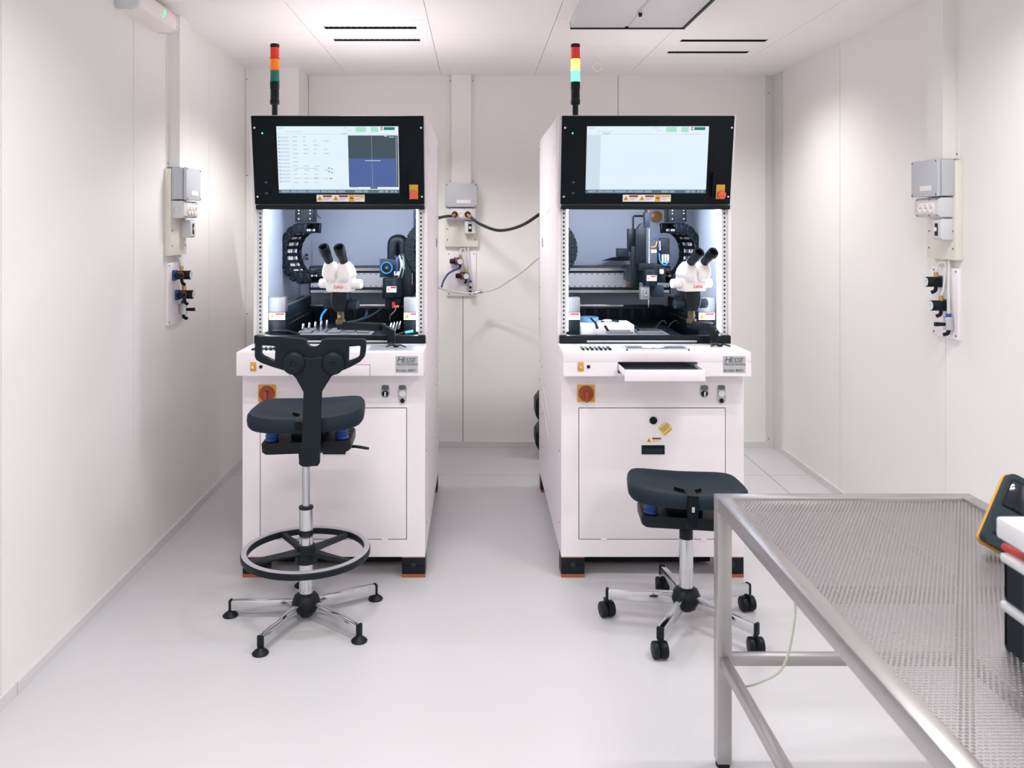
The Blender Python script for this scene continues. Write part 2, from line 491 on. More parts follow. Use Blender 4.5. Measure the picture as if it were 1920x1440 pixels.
# ------------------------------------------------------------------ emergency light on the left wall
t = thing('emergency_light', 'white plastic bulkhead light high on left wall by the ceiling', 'emergency light', (XL, 3.60, 2.30))
prof = [(0, .0), (.062, .0), (.085, .012), (.092, .035), (.085, .075), (.06, .098), (0, .10)]
MB().prism([(x, z) for x, z in prof], -.22, .19, M=Matrix(((1, 0, 0, 0), (0, 0, 1, 0), (0, 1, 0, 0), (0, 0, 0, 1)))).build('diffuser', 'label', t)
for a, b in ((-.25, -.22), (.19, .215)):
    MB().prism([(x * 1.03, z * 1.0) for x, z in prof], a, b, M=Matrix(((1, 0, 0, 0), (0, 0, 1, 0), (0, 1, 0, 0), (0, 0, 0, 1))), bev=.003).build('end_cap', 'grey_light', t)
MB().tube([(.0905, .02, .028), (.094, .035, .04), (.0925, .045, .055), (.088, .05, .066)], .0014, smooth=4).build('indicator', 'led_green', t)

# ------------------------------------------------------------------ wall service units (built facing +Y of their own frame = out of the wall)
def service(loc, rz, where, plugs=False, nz=0):
    # local x: to the right when facing the unit, local y: INTO the wall, so the unit stands out along -y
    ducts = thing('cable_duct', 'white metal cable duct rising to the ceiling ' + where, 'cable duct', loc, rz, 'cable ducts on the walls')
    MB().box(-.062, .062, -.055, 0, 1.712, ZC - .001).build('cover', 'wall', ducts)
    MB().box(-.082, -.062, -.004, 0, 1.712, ZC - .001).box(.062, .082, -.004, 0, 1.712, ZC - .001).build('flange', 'wall', ducts)
    screws(ducts, [((x, -.004, z), (0, -1, 0)) for x in (-.073, .073) for z in (1.73, 2.38)])
    t = thing('socket_unit', 'grey junction box with sockets and switch on white board ' + where, 'socket unit', loc, rz, 'electrical boards on the walls')
    MB().box(-.108, .108, -.03, 0, 1.305, 1.703, .002).build('backboard', 'cream', t)
    bx = MB().box(-.10, .10, -.082, -.03, 1.562, 1.708, .004).box(-.102, .102, -.10, -.084, 1.56, 1.71, .005).build('junction_box', 'grey_box', t)
    MB().box(-.03, .06, -.1006, -.0995, 1.585, 1.605).build('paper_label', 'label', bx)
    screws(t, [((x, -.10, z), (0, -1, 0)) for x in (-.092, .092) for z in (1.568, 1.702)], name='cover_screw')
    S = Matrix(((0, 0, 1, 0), (1, 0, 0, 0), (0, 1, 0, 0), (0, 0, 0, 1)))      # prism: local xy -> (y,z), extrude along x
    sb = MB().prism([(-.03, 1.477), (-.078, 1.477), (-.088, 1.487), (-.088, 1.548), (-.080, 1.556), (-.03, 1.556)], -.098, .09, M=S, bev=.002).build('socket_box', 'grey_light', t)
    MB().box(-.062, .062, -.0905, -.088, 1.492, 1.536, .001).build('socket_strip', 'label', sb)
    for k in (-1, 0, 1):
        so = MB().lathe([(.0005, .001), (.013, .001), (.0145, .004), (.0175, .004), (.018, 0)], M=front_at(k * .041, -.0905, 1.514), n=20)
        for dx in (-.006, .006): so.m(1).cyl((k * .041 + dx, -.0905, 1.514), (k * .041 + dx, -.0925, 1.514), .002, n=8)
        so.build('socket', ['label', 'black'], t)
    MB().lathe([(.016, 0), (.016, .001), (.0135, .001), (.0135, 0)], M=Matrix.Translation((-.098, -.055, 1.515)) @ Matrix.Rotation(R(-90), 4, 'Y'), n=20).build('knockout', 'grey_box', sb)
    screws(t, [((x, -.088, z), (0, -1, 0)) for x in (-.075, .02, .075) for z in (1.484, 1.548)], r=.003, name='box_screw')
    w_ = MB().prism([(-.03, 1.385), (-.07, 1.385), (-.078, 1.393), (-.078, 1.462), (-.07, 1.47), (-.03, 1.47)], .022, .09, M=S, bev=.002).build('switch_box', 'grey_light', t)
    MB().box(.045, .067, -.0795, -.078, 1.402, 1.452).build('switch_frame', 'black', w_)
    MB().box(.049, .063, -.086, -.0795, 1.42, 1.436, .002).build('switch_rocker', 'label', w_)
    screws(t, [((x, -.03, z), (0, -1, 0)) for x in (-.09, .09) for z in (1.35, 1.42)], name='board_screw')
    # compressed air board
    p = thing('air_board', 'white board with two air pressure regulators and shutoff valve ' + where, 'air regulator', loc, rz, 'compressed air boards on the walls')
    MB().box(-.095, .095, -.014, 0, .985, 1.272, .001).build('backboard', 'white', p)
    screws(p, [((x, -.014, z), (0, -1, 0)) for x in (-.082, .082) for z in (1.0, 1.258)], name='board_screw')
    for k, (rx, rzz) in enumerate(((-.02, 1.212), (.018, 1.118))):
        g = empty('regulator', p)
        MB().box(rx - .026, rx + .004, -.028, -.014, rzz - .024, rzz + .024, .001).build('bracket', 'blue', g)
        MB().cyl((rx - .004, -.045, rzz), (rx - .018, -.045, rzz), .018, n=20).build('collar', 'knob_red', g)
        MB().cyl((rx - .018, -.045, rzz), (rx - .055, -.045, rzz), .0175, .015, n=20, bev=.003).build('knob', 'black', g)
        MB().box(rx - .006, rx + .026, -.058, -.026, rzz - .02, rzz + .02, .004).build('body', 'black', g)
        ga = MB().cyl((rx + .014, -.058, rzz), (rx + .014, -.088, rzz), .021, n=24, bev=.002).build('gauge', 'black', g)
        MB().cyl((rx + .014, -.0875, rzz), (rx + .014, -.0895, rzz), .018, n=24).build('dial', 'dial', g)
        MB().box(-.001, .001, -.0002, .0, -.002, .013, M=Matrix.Translation((rx + .014, -.0898, rzz)) @ Matrix.Rotation(R(40 - 80 * k), 4, 'Y')).build('needle', 'ink', g)
        MB().cyl((rx + .012, -.045, rzz + .02), (rx + .012, -.045, rzz + .04), .009, n=12).build('inlet', 'brass', g)
        MB().tube([(rx + .012, -.045, rzz - .018), (rx + .012, -.048, rzz - .036), (rx + .006, -.062, rzz - .045)], .0075, smooth=3).build('elbow', 'black', g)
        MB().tube([(rx + .012, -.045, rzz + .038), (rx + .014, -.035, rzz + .075), (.01 + .012 * k, -.02, 1.29), (.012 * k, -.015, 1.303)], .005, smooth=4).build('feed_hose', 'hose', g)
    g = empty('shutoff_valve', p)
    MB().box(.046, .070, -.046, -.016, 1.022, 1.075, .003).build('valve_body', 'alu', g)
    MB().cyl((.058, -.046, 1.045), (.058, -.085, 1.045), .007, .009, n=12).build('valve_handle', 'black', g)
    MB().cyl((.058, -.03, 1.075), (.058, -.03, 1.088), .010, n=12).build('valve_inlet', 'blue', g)
    MB().tube([(.058, -.03, 1.022), (.058, -.034, 1.008), (.054, -.05, 1.002)], .008, smooth=3).build('valve_elbow', 'black', g)
    MB().tube([(.058, -.03, 1.085), (.054, -.028, 1.18), (.044, -.02, 1.303)], .0065, smooth=5).build('feed_hose', 'hose', g)
    return t
service((XL, 3.99, 0), R(90), 'on left wall')
service((XR, 3.50, 0), R(-90), 'on right wall')
service((-.096, YB, 0), 0, 'on back wall between the machines')

# cables and hoses on the back wall
def plug_cable(name, label, px, pts, r):
    t = thing(name, label, 'power cable', (0, 0, 0), 0, 'power cables on the back wall')
    MB().cyl((px, YB - .09, 1.514), (px, YB - .125, 1.512), .021, .017, n=20, bev=.003).build('plug', 'black', t)
    MB().cyl((px, YB - .118, 1.512), (px, YB - .123, 1.512), .020, n=20).build('red_ring', 'knob_red', t)
    MB().tube(pts[:2], .010, n=10).build('strain_relief', 'brass', t)
    MB().tube(pts[1:], r, n=10, smooth=8).build('cord', 'cable', t)
p0 = Vector((-.055, YB - .125, 1.511))
plug_cable('power_cable', 'thick black power cable sagging from wall socket to right machine', -.055,
           [p0, p0 + Vector((.022, -.02, -.018)), at(900, 420, 5.36), at(935, 432, 5.25), at(975, 424, 5.05), at(1011, 402, 4.88), at(1045, 375, 4.82), at(1075, 372, 4.78)], .0095)
p0 = Vector((-.137, YB - .125, 1.511))
plug_cable('power_cable', 'short black power cable from wall socket behind left machine', -.137,
           [p0, p0 + Vector((-.022, -.02, -.010)), at(835, 406, 5.3), at(815, 410, 5.1), at(790, 414, 4.9), at(760, 414, 4.8)], .0095)
t = thing('air_hose', 'clear air hose with silver coupling slung between the two machines', 'air hose')
MB().tube([at(905, 548, 5.40), at(880, 550, 5.38), at(845, 546, 5.3), at(828, 541, 5.2), at(800, 530, 5.05), at(770, 525, 4.7285)], .006, smooth=8).build('hose', 'hose', t)
MB().tube([at(903, 548, 5.40), at(930, 541, 5.35), at(960, 523, 5.25), at(985, 505, 5.1), at(1015, 480, 4.9), at(1040, 470, 4.7285)], .006, smooth=8).build('hose', 'hose', t)
MB().cyl(at(888, 550, 5.40), at(904, 546, 5.40), .011, n=12, bev=.002).build('coupling', 'rod', t)
t = tag(MB().tube([Vector((-.110, YB - .062, 1.167)), at(842, 512, 5.42), at(832, 526, 5.36), at(828, 538, 5.30)], .0065, smooth=6).build('air_hose', 'hose_blue'),
        'dark blue air hose hanging from upper regulator on back wall', 'air hose')

# ================================================================== THE MACHINES
MW = .374
def warning_label(parent, M, wd, ht, name='warning_label', strip=1):
    "white label with red header bars and yellow triangles, local XY facing +Z"
    mb = MB(); mb.m(0).box(-wd / 2, wd / 2, -ht / 2, ht / 2, 0, .0006)
    n = strip; cw = wd / n
    for k in range(n):
        x0 = -wd / 2 + k * cw
        hdr = 2 if (n > 1 and k == n - 1) else 1
        mb.m(hdr).box(x0 + cw * .40, x0 + cw * .95, ht * .16, ht * .42, .0006, .0009)
        for j in range(3):
            mb.m(3).box(x0 + cw * .42, x0 + cw * (.9 - .1 * j), -ht * (.02 + .13 * j), -ht * (.02 + .13 * j) + ht * .06, .0006, .0009)
        if n > 1 and k == n - 1:
            mb.m(2).box(x0 + cw * .02, x0 + cw * .36, -ht * .46, ht * .46, .0006, .0009)
            mb.m(4).box(x0 + cw * .10, x0 + cw * .27, -ht * .1, ht * .12, .0009, .0011)
        else:
            cx = x0 + cw * .20; s_ = min(ht * .4, cw * .17)
            mb.m(2).prism([(cx - s_, -s_ * .8), (cx + s_, -s_ * .8), (cx, s_ * .95)], .0006, .0009)
            mb.m(4).box(cx - s_ * .12, cx + s_ * .12, -s_ * .5, s_ * .3, .0009, .0011)
    mb.bm.transform(M)
    return mb.build(name, ['label', 'label_red', 'yellow', 'label_grey', 'ink'], parent, smooth=False)

LINK = {}
def cable_chain(parent, center, rad, a0, a1, width, n, flip, turn=1, name='cable_chain'):
    "band of chain links bent round an arc in the XZ plane; angle from +x; flip mirrors in x"
    g = empty(name, parent, center); g.rotation_euler = (0, 0, R(-32 * flip * turn)); center = (0, 0, 0)
    th = .048
    if 'm' not in LINK:
        mb = MB(); lw = .033
        for s in (-1, 1):
            mb.box(-.018, .018, s * width / 2 - .007, s * width / 2 + .007, -th / 2, th / 2, .003, 1)
            mb.box(.010, .024, s * width / 2 - .010, s * width / 2 + .010, -th / 2 * .7, th / 2 * .7, .002, 1)
        mb.box(-.007, .009, -width / 2, width / 2, -th / 2, -th / 2 + .005); mb.box(-.007, .009, -width / 2, width / 2, th / 2 - .005, th / 2)
        o = mb.build('chain_link', 'black', g); LINK['m'] = o.data; first = o
    else:
        first = bpy.data.objects.new('chain_link', LINK['m']); COL.objects.link(first); first.parent = g
    pts = []
    for k in range(n):
        a = R(a0 + (a1 - a0) * k / (n - 1))
        c = Vector((math.cos(a) * flip * rad, 0, math.sin(a) * rad)) + Vector(center)
        o = first if k == 0 else inst(first, g)
        tx = Vector((-math.sin(a) * flip, 0, math.cos(a))); nz_ = Vector((math.cos(a) * flip, 0, math.sin(a))); ty = nz_.cross(tx)
        M = Matrix((tx, ty, nz_)).transposed().to_4x4(); M.translation = c
        o.matrix_local = M; pts.append(c)
    cb = MB()
    for j, m_ in ((-.022, 0), (-.006, 0), (.012, 1), (.026, 0)):
        cb.m(m_).tube([p + (Vector(center) - p) * .09 + Vector((0, j, 0)) for p in pts], .006, n=6, smooth=3)
    cb.build('cables', ['label', 'grey_dark'], g)
    return g

def signal_tower(M_, x, y, lit):
    g = empty('signal_tower', M_, (x, y, 1.91))
    MB().cyl((0, 0, 0), (0, 0, .062), .0125, n=16).cyl((0, 0, 0), (0, 0, .004), .022, n=20).build('pole', 'black', g)
    MB().cyl((0, 0, .060), (0, 0, .085), .0205, n=24, bev=.004).build('collar', 'black', g)
    rb = MB()
    rb.cyl((0, 0, .085), (0, 0, .13), .0165, n=20)
    for k in range(6): rb.cyl((0, 0, .088 + k * .0068), (0, 0, .0915 + k * .0068), .0195, n=20)
    rb.build('ribbed_joint', 'black', g)
    MB().cyl((0, 0, .128), (0, 0, .160), .0205, n=24, bev=.002).build('base_module', 'black', g)
    cols = ('tower_green_lit', 'tower_yellow_lit', 'tower_red') if lit else ('tower_green', 'tower_orange', 'tower_red')
    nm = ('green_lamp', 'yellow_lamp' if lit else 'orange_lamp', 'red_lamp')
    for k in range(3):
        z = .160 + .050 * k
        MB().cyl((0, 0, z), (0, 0, z + .0485), .0195, n=28).cyl((0, 0, z), (0, 0, z + .006), .0208, n=28).build(nm[k], cols[k], g)
    MB().cyl((0, 0, .310), (0, 0, .325), .0200, n=28, bev=.003).build('cap', 'black', g)

def machine(Xc, label, left):
    O = Vector((Xc, 3.498, 0))
    mth = thing('wire_bonder', label, 'machine', O, 0, 'white wire bonding machines')
    q = lambda u, v, Y: at(u, v, Y) - O
    # --- lower cabinet
    DX0, DX1, DZ0, DZ1 = -.3036, .300, .155, .697
    MB().box(-MW, MW, .02, 1.23, .085, .842).build('cabinet', 'white', mth)
    MB().box(-MW, DX0, 0, .02, .085, .842).box(DX1, MW, 0, .02, .085, .842).box(DX0, DX1, 0, .02, DZ1, .842).box(DX0, DX1, 0, .02, .085, DZ0).build('front_frame', 'white', mth)
    MB().box(DX0 + .002, DX1 - .002, .0185, .0199, DZ0 + .001, DZ1 - .001).build('door_seal', 'black', mth)
    dr = MB().box(DX0 + .003, DX1 - .003, -.0005, .018, DZ0 + .0035, DZ1 - .0035, .001).build('door', 'white', mth)
    MB().cyl((.003, -.0005, .645), (.003, -.006, .645), .0155, n=24, bev=.001).build('lock', 'black', dr)
    ho = MB().box(-.045, .049, -.004, -.0005, .506, .543, .001).build('handle_recess', 'black', dr)
    MB().box(-.038, .042, -.0055, -.004, .512, .530).build('handle_pull', 'charcoal', dr)
    warning_label(dr, front_at(.005, -.0006, .563), .066, .025)
    for x in (-.20, .21):
        MB().box(x - .012, x + .012, -.002, .01, DZ0 - .003, DZ0 + .004).build('hinge', 'label', dr)
    # --- counter
    ct = MB()
    if left:
        ct.box(-MW, MW, -.093, .182, .842, .938, .003)
    else:
        s0, s1, sz0, sz1 = -.158, .161, .853, .898
        ct.box(-MW, MW, -.093, .182, sz1, .938, .002).box(-MW, s0, -.093, .182, .842, sz1, .0).box(s1, MW, -.093, .182, .842, sz1).box(s0, s1, -.093, .182, .842, sz0).box(s0, s1, .10, .182, sz0, sz1)
    ct.build('counter', 'white', mth)
    if left:
        fr = MB()
        for a in ((-.162, -.1605, .842, .8885), (.159, .1605, .842, .8885), (-.162, .1605, .887, .8885)): fr.box(a[0], a[1], -.0938, -.0929, a[2], a[3])
        fr.build('drawer_joint', 'grey_dark', mth)
        MB().box(-.1595, .1585, -.0945, -.092, .843, .886, .001).build('drawer_front', 'white', mth)
    else:
        d = empty('keyboard_drawer', mth)
        MB().box(-.158, .150, -.252, -.244, .850, .894, .002).build('drawer_front', 'white', d)
        MB().box(-.152, .152, -.244, .08, .867, .871).build('drawer_bottom', 'grey_light', d)
        for x in (-.154, .154): MB().box(x - .002, x + .002, -.244, .08, .867, .890).build('drawer_side', 'white', d)
        kb = MB()
        for r_ in range(5):
            for c in range(22): kb.box(-.148 + c * .0136, -.1365 + c * .0136, -.20 + r_ * .026, -.177 + r_ * .026, .871, .880)
        kb.build('keyboard_keys', 'charcoal', d, kind='stuff')
    MB().box(-MW + .008, MW - .008, .150, .185, .938, .972, .002).build('sill_bar', 'black', mth)
    MB().box(-.25, .22, .146, .150, .944, .952, .001).build('sill_strip', 'alu', mth)
    # yellow key switch and black button on counter front
    MB().box(-.318, -.294, -.096, -.093, .862, .898, .001).build('key_switch_plate', 'yellow', mth)
    MB().cyl((-.306, -.096, .880), (-.306, -.106, .880), .006, n=14).build('key_switch', 'silver_screw', mth)
    MB().cyl((-.275, -.093, .880), (-.275, -.097, .880), .0068, n=16).build('push_button', 'black', mth)
    # maker's plate with its lettering
    pl_ = MB().box(.262, .351, -.0945, -.093, .856, .922).build('maker_plate', 'plate', mth)
    text([('H', .266, .897, .034, .30, 'LEFT'), ('ESSE', .2885, .897, .0265, .30, 'LEFT'), ('MECHATRONICS', .2665, .8855, .0112, 0, 'LEFT'),
          ('Bondjet BJ855', .2655, .861, .0135, 0, 'LEFT')], 'ink', pl_, Matrix.Translation((0, -.0952, 0)) @ FRONT)
    # main switch and two round switches on the shaded band
    ms = MB().box(-.309, -.237, -.006, 0, .721, .791, .001).build('main_switch', 'yellow', mth)
    MB().cyl((-.273, -.006, .756), (-.273, -.02, .756), .032, .030, n=32, bev=.002).build('dial', 'knob_red', ms)
    MB().box(-.280, -.266, -.036, -.02, .724, .770, .004).build('grip', 'knob_red', ms)
    for x, zt, h in ((.2115, .791, .052), (.2815, .791, .078)):
        b_ = MB().prism(rrect(.0175, h / 2, .0172, 6), 0, .003, M=front_at(x, 0, zt - h / 2)).build('switch_plate', 'grey_box', mth)
        MB().box(x - .014, x + .014, -.0045, -.003, zt - .020, zt - .003).build('name_tag', 'grey_dark', b_)
        MB().cyl((x, -.003, zt - .036), (x, -.010, zt - .036), .0135, n=20, bev=.002).build('knob', 'black' if h < .06 else 'label', b_)
        if h < .06: MB().box(x - .003, x + .003, -.014, -.010, zt - .046, zt - .027).build('knob_mark', 'label', b_)
        else: MB().cyl((x, -.003, zt - .065), (x, -.008, zt - .065), .009, n=16).build('lower_button', 'black', b_)
    # feet
    for x in (-1, 1):
        for y in (.0, 1.11):
            f_ = MB().box(*sorted((x * MW, x * (MW - .095))), y, y + .10, .014, .081, .002).box(*sorted((x * (MW - .012), x * (MW - .083))), y - .002, y + .05, .028, .05).build('foot', 'black', mth)
            MB().box(*sorted((x * MW, x * (MW - .095))), y, y + .10, 0, .014).box(*sorted((x * MW, x * (MW - .095))), y, y + .10, .081, .085).build('pad', 'brown', f_)
            MB().cyl((x * (MW - .047), y - .002, .056), (x * (MW - .047), y - .008, .056), .011, n=6).build('bolt', 'charcoal', f_)
    MB().box(-MW + .10, MW - .10, .14, 1.2, .012, .085).build('underbody_shade', 'black', mth)  # black block standing in for the shade under the cabinet
    # --- upper housing with the open working chamber
    for s in (-1, 1):
        sp = MB().box(*sorted((s * MW, s * (MW - .018))), .185, 1.23, .842, 1.91).build('side_panel', 'white', mth)
        if s == (1 if left else -1):
            X = s * (MW + .0002); nx = (s, 0, 0)
            screws(sp, [((X, y, z), nx) for y in (1.20,) for z in (1.86, 1.35, 1.1, .93)] + [((X, y, z), nx) for y in (1.19, 1.0) for z in (.45, .60, .70, .28)] + [((X, .08, z), nx) for z in (.2, .5)], r=.0045)
            MB().box(*sorted((s * MW, s * (MW + .002))), .98, 1.0, 1.33, 1.375).build('side_slot', 'black', sp)
            rd = MB()
            for dz in (0, .10):
                rd.tube([(s * MW, 1.17, .66 - dz), (s * MW, .60, .52 - dz)], .0018, n=6)
            rd.tube([(s * MW, .72, 1.50), (s * MW, .45, 1.53)], .0012, n=6)
            rd.build('side_ridge', 'skirting', sp)
            MB().box(*sorted((s * MW, s * (MW + .001))), .3, .34, 1.76, 1.80).build('side_joint', 'skirting', sp)
    MB().box(-MW, MW, 1.212, 1.23, .842, 1.91).build('rear_panel', 'white', mth)
    MB().box(-MW + .018, MW - .018, .195, 1.212, 1.60, 1.91).build('roof_block', 'white', mth)
    MB().box(-MW + .018, MW - .018, 1.05, 1.06, .86, 1.60).build('chamber_back', 'interior', mth)
    for s in (-1, 1):
        MB().box(*sorted((s * (MW - .018), s * (MW - .022))), .22, 1.05, .86, 1.60).build('chamber_side', 'interior', mth)
    MB().box(-MW + .018, MW - .018, .185, 1.05, .842, .90).build('chamber_floor', 'black', mth)
    for s in (-1, 1):
        MB().box(*sorted((s * MW, s * (MW - .014))), .170, .187, .94, 1.525, .001).build('column', 'white', mth)
        ra = MB().box(*sorted((s * (MW - .014), s * (MW - .040))), .176, .196, .972, 1.525).build('hole_rail', 'grey_light', mth)
        hb = MB()
        for k in range(30):
            z = .985 + k * .0182
            hb.cyl((s * (MW - .028), .1762, z), (s * (MW - .028), .1752, z), .0042, n=8)
        hb.build('rail_holes', 'black', ra, kind='stuff')
        MB().box(*sorted((s * (MW - .040), s * (MW - .050))), .200, .216, .985, 1.52).build('lamp_or_fill_strip', 'led_strip', mth)
    MB().box(-.30, .30, .215, .245, 1.580, 1.592).build('lamp_or_fill_strip', 'chamber_fill', mth)  # added emitter hidden behind the monitor head, fills the chamber with light
    # --- monitor head
    S = Matrix(((0, 0, 1, 0), (1, 0, 0, 0), (0, 1, 0, 0), (0, 0, 0, 1)))
    MB().prism([(.195, 1.524), (.168, 1.524), (.100, 1.908), (.195, 1.91)], -MW, MW, M=S).build('monitor_housing', 'white', mth)
    v_ = Vector((0, -.07, .3811)).normalized(); n_ = Vector((1, 0, 0)).cross(v_)
    Mb = Matrix((Vector((1, 0, 0)), v_, n_)).transposed().to_4x4(); Mb.translation = Vector((0, .156, 1.5226))
    bz = MB(); bz.box(-.362, .362, .012, .3875, -.012, .004, .0015, M=Mb); bz.build('bezel', 'black_bezel', mth)
    MB().box(-.358, .362, .146, .19, 1.512, 1.531, .002).build('lower_lip', 'black', mth)
    sc = MB(); U0, U1, V0, V1 = -.257, .256, .060, .344
    z = .0042
    def rect(mi, a, b, c, d, dz):     # fractions of the screen, y from the top
        sc.m(mi).box(U0 + (U1 - U0) * a, U0 + (U1 - U0) * b, V1 - (V1 - V0) * d, V1 - (V1 - V0) * c, z, z + dz)
    names = ['scr_white', 'scr_pale', 'scr_bar', 'scr_btn', 'scr_dark', 'scr_blue', 'scr_green', 'scr_dgreen', 'scr_red', 'scr_grey', 'scr_line']
    rect(0, 0, 1, 0, 1, .0004)
    rect(2, 0, 1, .945, 1, .0006)
    for a, b in ((.02, .09), (.10, .15), (.155, .23), (.24, .34), (.35, .40), (.405, .48), (.49, .55), (.63, .69), (.70, .74), (.83, .87), (.88, .91), (.93, .95), (.96, .98)):
        rect(3, a, b, .955, .99, .0007)
    rect(9, 0, 1, .115, .118, .0006)
    rect(6, .65, .735, .01, .085, .0006); rect(6, .775, .835, .01, .085, .0006); rect(7, .88, .97, .012, .055, .0006)
    rect(8, .855, .87, .01, .03, .0006); rect(8, .855, .87, .037, .058, .0006)
    for k in range(6): rect(9, .08 + k * .022, .09 + k * .022, .075, .088, .0006)
    rect(9, .01, .055, .02, .03, .0006); rect(9, .55, .58, .02, .028, .0006); rect(9, .57, .62, .06, .066, .0006)
    if left:
        rect(6, .53, .58, .102, .115, .0006)
        for k in range(13):
            rect(1, .01, .10, .15 + k * .055, .178 + k * .055, .0006); rect(10, .012, .022, .155 + k * .055, .17 + k * .055, .0007)
        rect(9, .117, .1185, .13, .94, .0006)
        rnd = random.Random(3)
        for k in range(12):
            y = .15 + k * .062
            for j in range(rnd.choice((1, 2, 3, 4))): rect(9, .13 + .085 * j, .13 + .085 * j + rnd.uniform(.02, .05), y, y + .011, .0006)
        rect(9, .14, .33, .62, .628, .0006); rect(9, .14, .40, .77, .774, .0006)
        for k in (.615, .67): rect(2, .415, .43, k, k + .012, .0006); rect(2, .44, .452, k + .01, k + .022, .0006)
        rect(2, .295, .325, .765, .775, .0006); rect(2, .43, .445, .77, .785, .0006)
        rect(4, .585, .995, .135, .905, .0006); rect(5, .59, .972, .48, .895, .0007)
        rect(10, .778, .7805, .14, .895, .0008); rect(0, .72, .85, .505, .512, .0008)
        rect(0, .885, .905, .14, .15, .0008); rect(0, .92, .965, .155, .163, .0008); rect(9, .978, .982, .14, .89, .0008)
        rect(9, .60, .66, .905, .92, .0007); rect(2, .76, .82, .895, .935, .0008); rect(8, .782, .792, .9, .915, .0009)
    else:
        rect(6, .13, .19, .098, .118, .0006); rect(1, .0, .115, .13, .945, .0005); rect(9, .80, .84, .11, .118, .0006); rect(9, .86, .92, .11, .118, .0006)
    sc.bm.transform(Mb)
    so = sc.build('screen', names, mth, smooth=False); so['label'] = 'lit monitor screen showing a pale program window'
    P = lambda u, v, w=0.004: Mb @ Vector((u, v, w))
    ring = lambda u, v, r, h, nm, m, n=20, par=mth: MB().cyl(P(u, v), P(u, v, .004 + h), r, n=n, bev=min(r, h) * .2).build(nm, m, par)
    MB().box(.299, .336, .035, .097, .004, .007, M=Mb).build('estop_plate', 'yellow', mth)
    es = MB().cyl(P(.318, .056), P(.318, .056, .022), .013, n=20).build('estop_stem', 'black', mth)
    MB().cyl(P(.318, .056, .022), P(.318, .056, .036), .0185, .017, n=28, bev=.004).build('estop_button', 'estop', es)
    MB().box(.279, .286, .045, .150, .004, .022, .002, M=Mb).build('monitor_grip', 'black_bezel', mth)
    for v in (.107, .061):
        kh = ring(-.309, v, .0095, .004, 'key_lock', 'black')
        MB().box(-.3135, -.3045, v - .002, v + .002, .008, .009, M=Mb).build('key_slot', 'grey_dark', kh)
    ring(-.317, .315, .0035, .002, 'power_light', 'led_green', 12)
    for u in (-.349, .352):
        for v in (.045, .338): ring(u, v, .0045, .002, 'bezel_screw', 'silver_screw', 12)
    warning_label(mth, Mb @ Matrix.Translation((.005, .0385, .004)), .205, .030, strip=3)
    signal_tower(mth, (-.879 + .584) if left else (.4325 - .7226), .225, not left)

    # --- inside the chamber
    sgn = 1 if left else -1       # the right machine is mirrored
    # side axes running front to back
    for s in (-1, 1):
        X0, X1 = s * .335, s * .262
        ax = MB().box(*sorted((X0, X1)), .29, .96, .90, 1.024, .003).build('axis_base', 'black', mth)
        MB().box(*sorted((s * .325, s * .275)), .33, .95, 1.024, 1.075, .003).build('axis_slide', 'charcoal', ax)
        MB().box(*sorted((s * .318, s * .310)), .33, .95, 1.075, 1.082).box(*sorted((s * .288, s * .280)), .33, .95, 1.075, 1.082).build('axis_rail', 'alu', ax)
        MB().box(*sorted((s * .336, s * .262)), .285, .33, 1.058, 1.124, .004).build('axis_end', 'grey_metal', ax)
        warning_label(ax, front_at(s * .299, .2845, 1.041), .072, .032)
        hl = MB()
        for k in range(14): hl.cyl((s * .262, .36 + k * .04, 1.0), (s * .2612, .36 + k * .04, 1.0), .0035, n=8)
        hl.build('bolt_row', 'silver_screw', ax, kind='stuff')
    # cross beam
    bm_ = MB().box(-.27, .27, .86, .95, 1.095, 1.235, .003).build('gantry_beam', 'charcoal', mth)
    MB().box(-.26, .26, .852, .861, 1.128, 1.200).build('beam_face', 'alu', bm_)
    MB().box(-.26, .26, .846, .862, 1.212, 1.226).box(-.26, .26, .846, .862, 1.100, 1.114).build('beam_rail', 'rod', bm_)
    hl = MB()
    for k in range(18):
        for zz in (1.133, 1.196): hl.cyl((-.25 + k * .0294, .852, zz), (-.25 + k * .0294, .8505, zz), .003, n=8)
    hl.build('beam_bolts', 'black', bm_, kind='stuff')
    MB().box(-.255, .10 * sgn + .12, .80, .812, 1.030, 1.044, .002).build('lower_rail', 'rod', mth)
    MB().box(-.25, .25, .90, .96, .90, 1.03, .002).build('rear_box', 'black', mth)
    rp = MB()
    for k in range(7): rp.box(-.22 + k * .062, -.175 + k * .062, .896, .90, .965, 1.015)
    rp.build('rear_ports', 'black_bezel', mth)
    # bracket and chains
    bx0, bx1 = sorted((-sgn * .278, -sgn * .192))
    br = MB().box(bx0, bx1, .56, .66, 1.458, 1.60, .002).build('chain_bracket', 'black', mth)
    screws(br, [((x, .56, zz), (0, -1, 0)) for x in (bx0 + .018, bx1 - .014) for zz in (1.475, 1.50, 1.515)], r=.003, m='silver_screw')
    cable_chain(mth, (-sgn * .246 + sgn * .024, .61, 1.310), .122, 84, 284, .10, 11, sgn)
    cable_chain(mth, (sgn * .392, .60, 1.33), .125, 134, 226, .09, 7, sgn, 0)
    ca = MB().box(*sorted((sgn * .31, sgn * .285)), .56, .65, 1.425, 1.60, .002).build('chain_holder', 'charcoal', mth)
    # chain trough leading to the beam
    MB().prism([(-.235, 1.19), (-.10, 1.20), (-.10, 1.245), (-.18, 1.235), (-.215, 1.215)], 0, .09, M=Matrix(((sgn, 0, 0, 0), (0, 0, 1, .62), (0, 1, 0, 0), (0, 0, 0, 1)))).build('chain_trough', 'black', mth)
    # stage floor
    MB().box(-.20, .20, .30, .86, .90, .955, .003).build('stage_base', 'black', mth)
